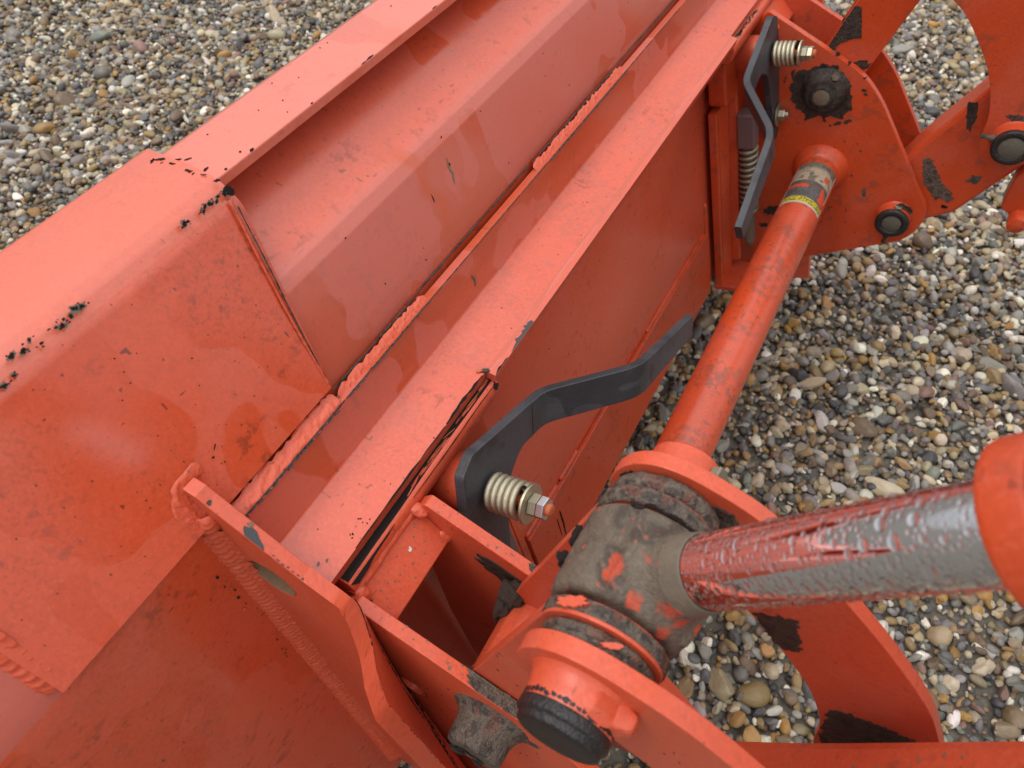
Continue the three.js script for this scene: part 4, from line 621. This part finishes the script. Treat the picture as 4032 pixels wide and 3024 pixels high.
{ // near outer rocker with pin boss and rubber cap
  const t = rocker(0.1000, 0.1102, 'curved orange link plate carrying a pin boss with a black rubber cap');
  const o = V(0, PP[0], PP[1]), d = V(-1, 0, 0);
  const b = part('pin_boss', latheOn(o, d, [[-0.1000, 0.0262], [-0.0985, 0.0248], [-0.0965, 0.0240], [-0.0935, 0.0236], [-0.0915, 0.0229], [-0.0830, 0.0227], [-0.0825, 0.0200]], 56), MF, t);
  part('rubber_cap', latheOn(o, d, [[-0.0848, 0.0222], [-0.0845, 0.0230], [-0.0800, 0.0232], [-0.0790, 0.0226], [-0.0786, 0.0212], [-0.0772, 0.0208], [-0.0760, 0.0210], [-0.0750, 0.0204], [-0.0742, 0.0188], [-0.0740, 0.0150], [-0.0742, 0.0001]], 56), M.rubber, t);
  for (let i = 0; i < 34; i++) { const a = -2.2 + i * 0.14, q = frame(V(0.0858 + rr(0, 0.0012), PP[0] + Math.cos(a) * 0.0229, PP[1] + Math.sin(a) * 0.0229), V(1, 0, 0), V(0, -Math.sin(a), Math.cos(a)).multiplyScalar(1)); patch('rubber_fringe', q, flake(0, 0, rr(0.0008, 0.0022), rr(0.001, 0.0022), 0, 0.8, 10), M.rubber, t, 0.0004); }
  // lock-bolt lug on the boss
  const la = 0.62, lo = V(0.0925, PP[0] + Math.cos(la) * 0.0205, PP[1] + Math.sin(la) * 0.0205), ld = V(-0.12, Math.cos(la), Math.sin(la)).normalize();
  part('bolt_lug', toCreasedNormals(latheOn(lo, ld, [[0, 0.0105], [0.0018, 0.0088], [0.0030, 0.0070], [0.0038, 0.0045], [0.0046, 0.0026], [0.0049, 0.0001]], 28), 1.0), MF, b);
  const lb = 1.25; part('bolt_lug', toCreasedNormals(latheOn(V(0.0955, PP[0] + Math.cos(lb) * 0.021, PP[1] + Math.sin(lb) * 0.021), V(-0.1, Math.cos(lb), Math.sin(lb)).normalize(), [[0, 0.0095], [0.003, 0.0082], [0.006, 0.0060], [0.0085, 0.0050], [0.0098, 0.0038], [0.0100, 0.0001]], 28), 0.9), MF, b);
  const fe = frame(V(0, -0.3985, 0.1068), V(1, 0, 0), V(0, 0.68, -0.73)); patch('paint_chip', fe, flake(0.1025, -0.001, 0.001, 0.002, 0, 0.8), M.dirt, t);
  const fs = frame(V(0.1000, 0, 0), V(0, 0, 1), V(0, 1, 0)); for (let i = 0; i < 14; i++) patch('paint_chip', fs, flake(rr(0.02, 0.08), rr(-0.44, -0.37), rr(0.0003, 0.0006), rr(0.0003, 0.0006), 0, 0.6, 8), M.greaseDark, t);
}
{ // near inner rocker
  const t = rocker(0.2108, 0.2204, 'curved orange link plate with grease smears beside the wet chrome rod'), o = V(0, PP[0], PP[1]);
  part('pin_boss', latheOn(o, V(1, 0, 0), [[0.2204, 0.0232], [0.2225, 0.0214], [0.2260, 0.0207], [0.2390, 0.0205], [0.2402, 0.0196], [0.2404, 0.0150], [0.2405, 0.0001]], 48), MF, t);
  const a = 0.95; part('lock_bolt', hexNut(V(0.2310, PP[0] + Math.cos(a) * 0.0200, PP[1] + Math.sin(a) * 0.0200), V(0, Math.cos(a), Math.sin(a)), 0, 0.0062, 0.0066), M.zincDull, t);
  const f = frame(V(0.2108, 0, 0), V(0, 0, 1), V(0, 1, 0));
  patch('grease_smear', f, ragged([[-0.047, -0.360], [-0.046, -0.349], [-0.036, -0.343], [-0.026, -0.339], [-0.018, -0.340], [-0.008, -0.343], [-0.004, -0.350], [0.004, -0.358], [-0.010, -0.380], [-0.035, -0.385]], 0.0022), M.greaseDark, t, 0.0006);
  patch('grease_smear', f, ragged([[0.000, -0.347], [0.010, -0.3425], [0.016, -0.346], [0.021, -0.351], [0.024, -0.356], [0.026, -0.372], [0.010, -0.385], [0.002, -0.365]], 0.0022), M.grease, t, 0.0007);
  patch('grease_smear', f, ragged([[0.0495, -0.4375], [0.060, -0.430], [0.068, -0.4225], [0.0725, -0.4205], [0.0745, -0.431], [0.078, -0.437], [0.082, -0.444], [0.0845, -0.456], [0.0815, -0.4605], [0.0765, -0.4640], [0.068, -0.4590], [0.058, -0.4470]], 0.0026), M.greaseDark, t, 0.0006);
  patch('grease_smear', f, ragged([[0.1235, -0.5185], [0.130, -0.511], [0.140, -0.507], [0.152, -0.502], [0.163, -0.502], [0.170, -0.498], [0.178, -0.510], [0.180, -0.56], [0.150, -0.59], [0.136, -0.575], [0.1285, -0.545]], 0.0026), M.greaseDark, t, 0.0006);
  const fe = frame(V(0, -0.3285, -0.0163), V(1, 0, 0), V(0, 0, -1)); patch('paint_chip', frame(V(0, -0.3365, -0.0385), V(1, 0, 0), V(0, -0.62, -0.78)), flake(0.2145, -0.002, 0.0016, 0.0009, 0.4, 0.8), M.black, t); patch('paint_chip', frame(V(0, -0.3365, -0.0385), V(1, 0, 0), V(0, -0.62, -0.78)), flake(0.2125, 0.002, 0.0009, 0.004, 0.2, 0.8), M.greaseDark, t);
}
{ // far inner rocker
  const t = rocker(2 * XC - 0.2204, 2 * XC - 0.2108, 'curved orange link plate behind the cross tube with a greasy pivot pin'), X0 = 2 * XC - 0.2204;
  const p = part('pivot_pin', latheOn(V(0, PR[0], PR[1]), V(-1, 0, 0), [[-X0, 0.0275], [-X0 + 0.004, 0.0245], [-X0 + 0.018, 0.0235], [-X0 + 0.0195, 0.0225], [-X0 + 0.020, 0.0150]], 44), MR, t);
  part('seal_ring', latheOn(V(0, PR[0], PR[1]), V(-1, 0, 0), [[-X0 + 0.016, 0.0240], [-X0 + 0.0215, 0.0240], [-X0 + 0.0232, 0.0220], [-X0 + 0.0232, 0.0170], [-X0 + 0.021, 0.0150]], 44), M.rubber, p); part('pin_face', cylX(PR[0], PR[1], X0 - 0.0222, X0 - 0.010, 0.0155), M.pinFace, p);
  part('grease_fitting', latheOn(V(X0 - 0.012, PR[0] + 0.002, PR[1] - 0.022), V(0, -0.05, -1), [[-0.003, 0.0001], [-0.003, 0.0060], [0.006, 0.0055], [0.007, 0.0032], [0.013, 0.0028], [0.0145, 0.0040], [0.018, 0.0034], [0.0185, 0.0001]], 6), M.grease, p);
  const f = frame(V(X0, 0, 0), V(0, 0, 1), V(0, 1, 0)); patch('grease_smear', f, flake(PR[1] - 0.004, PR[0] + 0.026, 0.018, 0.006, -0.3, 0.8, 30), M.grease, t, 0.0006); patch('grease_smear', f, flake(PR[1] + 0.022, PR[0] + 0.016, 0.008, 0.010, 0, 0.7, 24), M.grease, t, 0.0006);
}
const rough = (g, k = 0.0016) => roughAt(g, PP, k);
// straight links between coupler pin and cylinder pin
function strap(x0, x1, label, mat) {
  const dy = PP[0] - PQ[0], dz = PP[1] - PQ[1], l = Math.hypot(dy, dz), uy = dy / l, uz = dz / l, R = 0.0322, pts = [];
  for (let i = 0; i <= 24; i++) { const a = -Math.PI / 2 + Math.PI * i / 24; pts.push([PP[0] + R * (Math.cos(a) * uy - Math.sin(a) * uz), PP[1] + R * (Math.cos(a) * uz + Math.sin(a) * uy)]); }
  for (let i = 0; i <= 24; i++) { const a = Math.PI / 2 + Math.PI * i / 24; pts.push([PQ[0] + R * (Math.cos(a) * uy - Math.sin(a) * uz), PQ[1] + R * (Math.cos(a) * uz + Math.sin(a) * uy)]); }
  const t = thing('bucket_link', label, 'link plate', [(x0 + x1) / 2, PQ[0], PQ[1]], 'straight links up to the cylinder pin'); part('link_plate', prism(pts, x0, x1, 0.0006), mat, t); return t;
}
{
  const a = strap(0.1207, 0.1300, 'straight orange link plate between the outer side plate and the greasy cylinder eye', MF);
  part('spacer', rough(latheOn(V(0, PP[0], PP[1]), V(1, 0, 0), [[0.1104, 0.0270], [0.1115, 0.0290], [0.1135, 0.0297], [0.1150, 0.0290], [0.1158, 0.0276], [0.1168, 0.0290], [0.1190, 0.0292], [0.1205, 0.0275]], 120)), M.grease, a); patch('paint_flake', frame(V(0, PP[0] + 0.0292, PP[1] + 0.0055), V(1, 0, 0), V(0, 0.19, -0.98)), flake(0.1150, 0, 0.0016, 0.0045, 0.4, 0.55), MF, a, 0.0012);
  const f = frame(V(0.1207, 0, 0), V(0, 0, 1), V(0, 1, 0)); patch('paint_scratch', f, stroke([[-0.094, -0.545], [-0.082, -0.553], [-0.068, -0.557]], 0.0022, 0.5), M.grease, a); for (let i = 0; i < 16; i++) patch('paint_chip', f, flake(rr(-0.1, -0.03), rr(-0.55, -0.42), rr(0.0005, 0.0012), rr(0.0003, 0.0006), -0.6, 0.6, 9), M.greaseDark, a);
  // grease on the round end
  part('grease_coat', rough(latheOn(V(0, PP[0], PP[1]), V(1, 0, 0), [[0.1222, 0.0310], [0.1228, 0.0329], [0.1290, 0.0331], [0.1299, 0.0318]], 140), 0.0012), M.grease, a);
  patch('paint_flake', frame(V(0, PP[0] + 0.0290, PP[1] - 0.0160), V(1, 0, 0), V(0, -0.482, -0.876)), flake(0.1262, 0.002, 0.0030, 0.0080, 0.2, 0.8), MF, a, 0.0012);
  const b = strap(0.1882, 0.1975, 'straight orange link plate behind the greasy cylinder eye beside the lock lever', MF);
  part('spacer', rough(latheOn(V(0, PP[0], PP[1]), V(1, 0, 0), [[0.1977, 0.0270], [0.1985, 0.0305], [0.2015, 0.0318], [0.2060, 0.0312], [0.2090, 0.0295], [0.2105, 0.0270]], 120)), M.grease, b);
  part('grease_coat', rough(latheOn(V(0, PP[0], PP[1]), V(1, 0, 0), [[0.1876, 0.0315], [0.1884, 0.0334], [0.1930, 0.0338], [0.1966, 0.0334], [0.1976, 0.0315]], 140), 0.0024), M.grease, b);
  const c = strap(2 * XC - 0.1975, 2 * XC - 0.1882, 'straight orange link plate rising behind the far side plate with black oil stains', MR);
  const fx = frame(V(2 * XC - 0.1975, 0, 0), V(0, 0, 1), V(0, 1, 0));
  patch('grease_smear', fx, ragged([[-0.0970, -0.5305], [-0.0803, -0.467], [-0.0715, -0.4665], [-0.0575, -0.5045], [-0.068, -0.508], [-0.080, -0.517], [-0.088, -0.527]], 0.0009), M.greaseDark, c, 0.0006); patch('grease_smear', fx, flake(-0.050, -0.545, 0.020, 0.009, 0.5, 0.8, 34), M.greaseDark, c, 0.0006); patch('grease_smear', fx, flake(-0.075, -0.552, 0.016, 0.008, 0.2, 0.8, 34), M.grease, c, 0.0006);
  const d = strap(2 * XC - 0.1300, 2 * XC - 0.1207, 'straight orange link plate at the back between the two far side plates', MR);
  patch('grease_smear', frame(V(2 * XC - 0.130, 0, 0), V(0, 0, 1), V(0, 1, 0)), flake(-0.07, -0.52, 0.02, 0.02, 0, 0.8, 30), M.greaseDark, d, 0.0006);
}
// ---------------------------------------------------------------- hydraulic cylinder
const cyl = thing('hydraulic_cylinder', 'bucket cylinder with chrome rod covered in water drops and a grease coated rod eye', 'hydraulic cylinder', [0.16, PP[0], PP[1]]);
const RD = V(0, 0.8419, 0.5397).normalize(), RO = V(0.16, PP[0], PP[1]);
{
  const res = 104, half = 0.052, mc = new MarchingCubes(res, new THREE.MeshBasicMaterial(), false, false, 400000); mc.isolation = 0;
  const smin = (a, b, k) => { const h = Math.max(k - Math.abs(a - b), 0) / k; return Math.min(a, b) - h * h * k * 0.25; };
  const cx = 0.16, oy = PP[0] + 0.010, oz = PP[1] + 0.006;
  const P = V(0, 0, 0);
  for (let k = 0; k < res; k++) for (let j = 0; j < res; j++) for (let i = 0; i < res; i++) {
    const x = (i - res / 2) / (res / 2) * half, y = (j - res / 2) / (res / 2) * half + oy - PP[0], z = (k - res / 2) / (res / 2) * half + oz - PP[1];
    const rad = Math.hypot(y, z), th = Math.atan2(z, y); const wob = 0.0010 * (vn3(x * 120 + 9, y * 120, z * 120) - 0.5) + 0.0005 * (vn3(x * 420, y * 420, z * 420) - 0.5);
    const qx = Math.abs(x) - (0.0262 - 0.005), qr = rad - (0.0345 - 0.005); let d = Math.min(Math.max(qx, qr), 0) + Math.hypot(Math.max(qx, 0), Math.max(qr, 0)) - 0.005;
    const groove = Math.hypot(Math.abs(x + 0.0225) - 0, rad - 0.0362) - 0.0023; d = Math.max(d, -groove);
    const t = y * RD.y + z * RD.z, ry = y - RD.y * t, rz = z - RD.z * t, pr = Math.hypot(x, ry, rz);
    const cone = Math.max((pr - lerp(0.029, 0.0192, ss(0.012, 0.046, t))) * 0.95, -t, t - 0.0465);
    // forged shoulder: squarish block blending eye and socket
    const w = -ry * RD.z + rz * RD.y, blk = Math.max(Math.abs(x) - 0.0205, Math.hypot(ry, rz) - 0.0265 + 0, -t, t - 0.034 + 0.35 * Math.abs(x));
    d = smin(smin(d, blk, 0.004), cone, 0.007);
    mc.field[i + j * res + k * res * res] = -(d + wob);
  }
  mc.update(); const n = mc.count, pos = new Float32Array(n * 3), nor = new Float32Array(n * 3), col = new Float32Array(n * 3), uv = new Float32Array(n * 2), o = [0, 0, 0];
  for (let i = 0; i < n; i++) {
    const x = mc.positionArray[i * 3] * half, y = mc.positionArray[i * 3 + 1] * half + oy, z = mc.positionArray[i * 3 + 2] * half + oz; pos[i * 3] = x + cx; pos[i * 3 + 1] = y; pos[i * 3 + 2] = z;
    for (let c = 0; c < 3; c++) nor[i * 3 + c] = mc.normalArray[i * 3 + c];
    const Y = y - PP[0], Z = z - PP[1], t = Y * RD.y + Z * RD.z; const nz = vn3(x * 130 + 3, Y * 130, Z * 130), nf = vn3(x * 500, Y * 500 + 7, Z * 500), ns = vn3(x * 1500, Y * 1500, Z * 1500);
    o[0] = 0.118; o[1] = 0.088; o[2] = 0.062; sw(o, [0.048, 0.035, 0.027], 0.8 * ss(0.45, 0.62, nz + 0.35 * (nf - 0.5))); sw(o, [0.165, 0.125, 0.09], 0.5 * ss(0.55, 0.68, nf)); const g = 1 + (ns - 0.5) * 0.7; o[0] *= g; o[1] *= g; o[2] *= g;
    const soc = ss(0.026, 0.036, t + 0.024 * (nz - 0.5)) * (0.75 + 0.35 * ss(0.004, -0.008, x)), shoulder = ss(-0.010, -0.016, x) * ss(0.014, 0.022, t) * ss(0.028, 0.024, Math.abs(x)) * 0.9;
    sw(o, [0.46, 0.060, 0.024], 0.85 * ss(0.44, 0.60, Math.max(soc * 0.555, shoulder * 0.47) * (0.35 + 1.1 * nz) + 0.3 * (nf - 0.5)));
    if (nf > 0.72 && nz > 0.5) sw(o, [0.50, 0.06, 0.018], 0.85);
    col[i * 3] = o[0]; col[i * 3 + 1] = o[1]; col[i * 3 + 2] = o[2]; uv[i * 2] = x * 1.2 + Y; uv[i * 2 + 1] = Z + x * 0.3;
  }
  const g = new THREE.BufferGeometry(); g.setAttribute('position', new THREE.BufferAttribute(pos, 3)); g.setAttribute('normal', new THREE.BufferAttribute(nor, 3)); g.setAttribute('color', new THREE.BufferAttribute(col, 3)); g.setAttribute('uv', new THREE.BufferAttribute(uv, 2));
  const eye = part('rod_eye', g, phys({ vertexColors: true, roughness: 0.72, bumpMap: rep(bumpNoise, 22), bumpScale: 0.0007 }), cyl, 'forged rod eye coated in grey brown grease');
  // clods of grease and dirt
  const cl = (x, a, r, s, sq) => part('grease_clump', lump(V(x, PP[0] + Math.cos(a) * r, PP[1] + Math.sin(a) * r), s, 0.8, 520, sq, 5), M.greaseDark, eye);
  cl(0.1735, -1.62, 0.0362, 0.0028); cl(0.1722, -1.70, 0.0375, 0.0020); cl(0.1700, -1.60, 0.0365, 0.0026); cl(0.1680, -1.64, 0.0355, 0.0030); cl(0.1580, -1.66, 0.0365, 0.0026); cl(0.1560, -1.60, 0.0360, 0.0030); cl(0.1545, -1.70, 0.0362, 0.0022); cl(0.1835, -0.30, 0.0345, 0.0022, [1, 0.7, 1.4]); cl(0.1845, -0.40, 0.0345, 0.0016);
  part('grease_crack', bead(Array.from({ length: 14 }, (_, i) => { const g = -0.25 + i * 0.14, r = 0.0340; return V(0.1868 + 0.0006 * Math.sin(i * 2.1), PP[0] + Math.cos(g) * r, PP[1] + Math.sin(g) * r); }), V(0.3, 0.9, 0.3).normalize(), 0.0012, 0.0008, { rip: 0, lump: 0.001, rough: 0.8 }), M.black, eye);
}
{
  const band = part('rod_collar', latheOn(RO, RD, [[0.0440, 0.0185], [0.0450, 0.0192], [0.0570, 0.0180], [0.0580, 0.0172]], 48), phys({ color: lin(0.165, 0.130, 0.092), roughness: 0.7, map: rep(stoneTex.map, 12), bumpMap: rep(bumpNoise, 6), bumpScale: 0.0006 }), cyl, 'dusty tan rod collar');
  const T1 = 0.1945, RR = 0.0169;
  const rod = part('piston_rod', latheOn(RO, RD, [[0.050, 0.0160], [0.056, RR], [0.21, RR]], 96), M.chrome, cyl);
  const gl = part('cylinder_head', latheOn(RO, RD, [[T1 + 0.004, 0.0172], [T1 + 0.001, 0.0180], [T1, 0.0200], [T1, 0.0258], [T1 + 0.0003, 0.0267], [T1 + 0.0010, 0.0274], [T1 + 0.003, 0.0276], [T1 + 0.0125, 0.0277], [T1 + 0.0135, 0.0270], [T1 + 0.0146, 0.0270], [T1 + 0.0155, 0.0277], [T1 + 0.0165, 0.0278], [T1 + 0.060, 0.0279], [T1 + 0.062, 0.0272]], 72), MR, cyl);
  part('cylinder_barrel', latheOn(RO, RD, [[T1 + 0.055, 0.0268], [T1 + 0.45, 0.0268], [T1 + 0.452, 0.0001]], 56), MR, cyl);
  // water drops
  const ux = V(1, 0, 0), uy = RD.clone().cross(ux).normalize(), toCam = RO.clone().negate().addScaledVector(RD, -0.12).normalize();
  const dg = new THREE.SphereGeometry(1, 18, 9, 0, Math.PI * 2, 0, Math.PI * 0.5); const water = phys({ color: 0xffffff, roughness: 0.0, transmission: 1, ior: 1.333, thickness: 0.002 });
  const spots = []; let tries = 0;
  const camA = Math.atan2(toCam.dot(uy), toCam.dot(ux));
  while (spots.length < 720 && tries++ < 90000) {
    const t = rr(0.0595, T1 - 0.004), a = camA + rr(-1.75, 1.5); let r = spots.length < 70 ? rr(0.0015, 0.0024) : spots.length < 330 ? rr(0.0009, 0.0014) : rr(0.00055, 0.0009); if (t > T1 - 0.02) r *= 0.7;
    if (spots.every((s) => Math.hypot(s[0] - t, (s[1] - a) * RR) > (s[2] + r) * 1.08)) spots.push([t, a, r, rr(1, 1.5)]);
  }
  spots.sort((p, q) => q[2] - p[2]);
  const im = new THREE.InstancedMesh(dg, water, spots.length - 120); im.name = 'fine_water_drops'; im.userData.kind = 'stuff'; const mt = new THREE.Matrix4();
  spots.forEach(([t, a, r, e], i) => {
    const n = ux.clone().multiplyScalar(Math.cos(a)).addScaledVector(uy, Math.sin(a)), tg = n.clone().cross(RD).normalize(), c = RO.clone().addScaledVector(RD, t).addScaledVector(n, RR - 0.00008);
    const rot = new THREE.Matrix4().makeBasis(tg, n, tg.clone().cross(n)); mt.copy(rot).scale(V(r * e, r * 0.42, r)).setPosition(c.sub(cyl.base));
    if (i < 120) { const m = new THREE.Mesh(dg, water); m.name = 'water_drop'; m.applyMatrix4(mt); m.castShadow = m.receiveShadow = true; rod.add(m); } else im.setMatrixAt(i - 120, mt);
  });
  rod.add(im);
}
// ---------------------------------------------------------------- loader booms
function arm(x0, x1, label, mat) {
  const pts = roundClosed([[-0.775, 0.095], [-0.755, 0.055], [-0.700, 0.048], [-0.634, 0.070], [-0.529, 0.119], [-0.384, 0.177], [-0.12, 0.283], [-0.06, 0.415], [-0.33, 0.332], [-0.621, 0.205], [-0.722, 0.158]], [0.02, 0.02, 0.04, 0.03, 0.05, 0.05, 0.02, 0.02, 0.05, 0.02, 0.004], 6);
  const t = thing('loader_boom', label, 'loader boom', [(x0 + x1) / 2, -0.5, 0.2], 'front loader booms'); part('arm_box', prism(pts, x0, x1, 0.007), mat, t); return t;
}
{
  const a = arm(0.1320, 0.1905, 'orange loader boom with sooty specks passing under the curved link plates', MR);
  const f = frame(V(0, -0.384, 0.177), V(1, 0, 0), V(0, 0.928, 0.372)); // not reached by flakes off its face: top face of the arm
  for (let i = 0; i < 60; i++) patch('dirt_speck', frame(V(0, -0.384, 0.1765), V(1, 0, 0), V(0, -0.928, -0.372)), flake(rr(0.142, 0.182), rr(-0.05, 0.13), rr(0.0005, 0.0012), rr(0.0005, 0.0010), 0, 0.6, 9), M.dirt, a);
  const b = arm(2 * XC - 0.1905, 2 * XC - 0.1320, 'orange loader boom running up behind the far side plate with chipped lower corner', MR), X0 = 2 * XC - 0.1905;
  const g = frame(V(X0, 0, 0), V(0, 0, 1), V(0, 1, 0));
  patch('grease_smear', g, ragged([[0.083, -0.652], [0.092, -0.648], [0.100, -0.655], [0.108, -0.664], [0.118, -0.676], [0.130, -0.684], [0.141, -0.690], [0.147, -0.699], [0.141, -0.708], [0.131, -0.703], [0.124, -0.709], [0.112, -0.698], [0.100, -0.690]], 0.003), M.grease, b, 0.0006);
  patch('grease_smear', g, flake(0.112, -0.57, 0.008, 0.024, 0.3, 0.5, 30), M.greaseDark, b, 0.0006); patch('paint_chip', g, flake(0.158, -0.66, 0.008, 0.006, 0.4, 0.9), M.grease, b); patch('paint_chip', g, flake(0.141, -0.7155, 0.004, 0.003, 0, 0.6), M.black, b, 0.0005);
  part('hose_bracket', prism(roundClosed([[-0.635, 0.2005], [-0.612, 0.212], [-0.655, 0.262], [-0.70, 0.245], [-0.685, 0.205]], 0.008, 4), X0 - 0.012, X0 + 0.02, 0.002), MR, b); part('bracket_pipe', cylX(-0.69, 0.232, X0 - 0.035, X0 + 0.04, 0.012), MR, b);
}
// ---------------------------------------------------------------- the tractor that carries the loader stands behind, out of frame
{
  const back = (g) => g.translate(0, 0, 0.7);
  const t = thing('tractor', 'orange compact tractor standing behind the loader with black grille and front wheels', 'tractor', [XC, -H, 1.9]);
  const W = 0.33, dark = phys({ color: lin(0.02, 0.02, 0.022), roughness: 0.6 }), tyre = phys({ color: lin(0.018, 0.018, 0.018), roughness: 0.8 });
  part('hood', back(prism(roundClosed([[-0.42, 0.74], [-0.02, 0.70], [0.20, 0.80], [0.30, 1.10], [0.33, 2.1], [-0.42, 2.1]], [0.03, 0.10, 0.12, 0.2, 0.02, 0.02], 6), XC - W, XC + W, 0.05)), MR, t);
  part('grille', back(extr(frame(V(XC, -0.22, 0.708), V(-1, 0, 0), V(0, 1, -0.1)), roundClosed([[-0.24, -0.15], [0.24, -0.15], [0.20, 0.16], [-0.20, 0.16]], 0.03, 4), -0.04, 0.012, 0.004)), dark, t);
  for (const s of [-1, 1]) part('headlight', back(extr(frame(V(XC + s * 0.17, 0.03, 0.72), V(-1, 0, 0), V(0, 1, 0.45)), roundClosed([[-0.07, -0.035], [0.07, -0.035], [0.06, 0.035], [-0.06, 0.035]], 0.015, 4), -0.02, 0.012, 0.003)), phys({ color: lin(0.6, 0.6, 0.6), roughness: 0.1, clearcoat: 1 }), t);
  part('front_frame', back(prism(roundClosed([[-0.60, 0.70], [-0.43, 0.70], [-0.43, 2.1], [-0.60, 2.1]], 0.02, 3), XC - 0.22, XC + 0.22, 0.01)), dark, t);
  part('front_axle', back(cylX(-0.66, 1.05, XC - 0.5, XC + 0.5, 0.06, 0.01)), dark, t);
  for (const s of [-1, 1]) {
    const x = XC + s * 0.60, w = part('front_wheel', back(latheOn(V(x, -0.66, 1.05), V(1, 0, 0), [[-0.11, 0.22], [-0.13, 0.30], [-0.12, 0.38], [-0.08, 0.405], [0.08, 0.405], [0.12, 0.38], [0.13, 0.30], [0.11, 0.22]], 56)), tyre, t);
    const lugs = []; for (let i = 0; i < 20; i++) { const a = i / 20 * 6.2832, f = frame(V(x + (i % 2 ? 0.06 : -0.06), -0.66 + Math.cos(a) * 0.40, 1.05 + Math.sin(a) * 0.40), V(1, i % 2 ? Math.sin(a) * -0.5 : Math.sin(a) * 0.5, i % 2 ? Math.cos(a) * 0.5 : Math.cos(a) * -0.5), V(0, -Math.sin(a), Math.cos(a))); lugs.push(extr(f, [[-0.075, -0.018], [0.075, -0.018], [0.075, 0.018], [-0.075, 0.018]], -0.012, 0.02, 0.003)); }
    part('tread_lugs', back(mergeGeometries(lugs)), tyre, w); part('rim', back(latheOn(V(x, -0.66, 1.05), V(1, 0, 0), [[-0.09, 0.0001], [-0.09, 0.06], [-0.03, 0.08], [-0.03, 0.19], [-0.10, 0.225], [0.10, 0.225], [0.03, 0.19], [0.03, 0.08], [0.09, 0.06], [0.09, 0.0001]], 40)), MR, w);
  }
}
renderer.render(scene, camera);
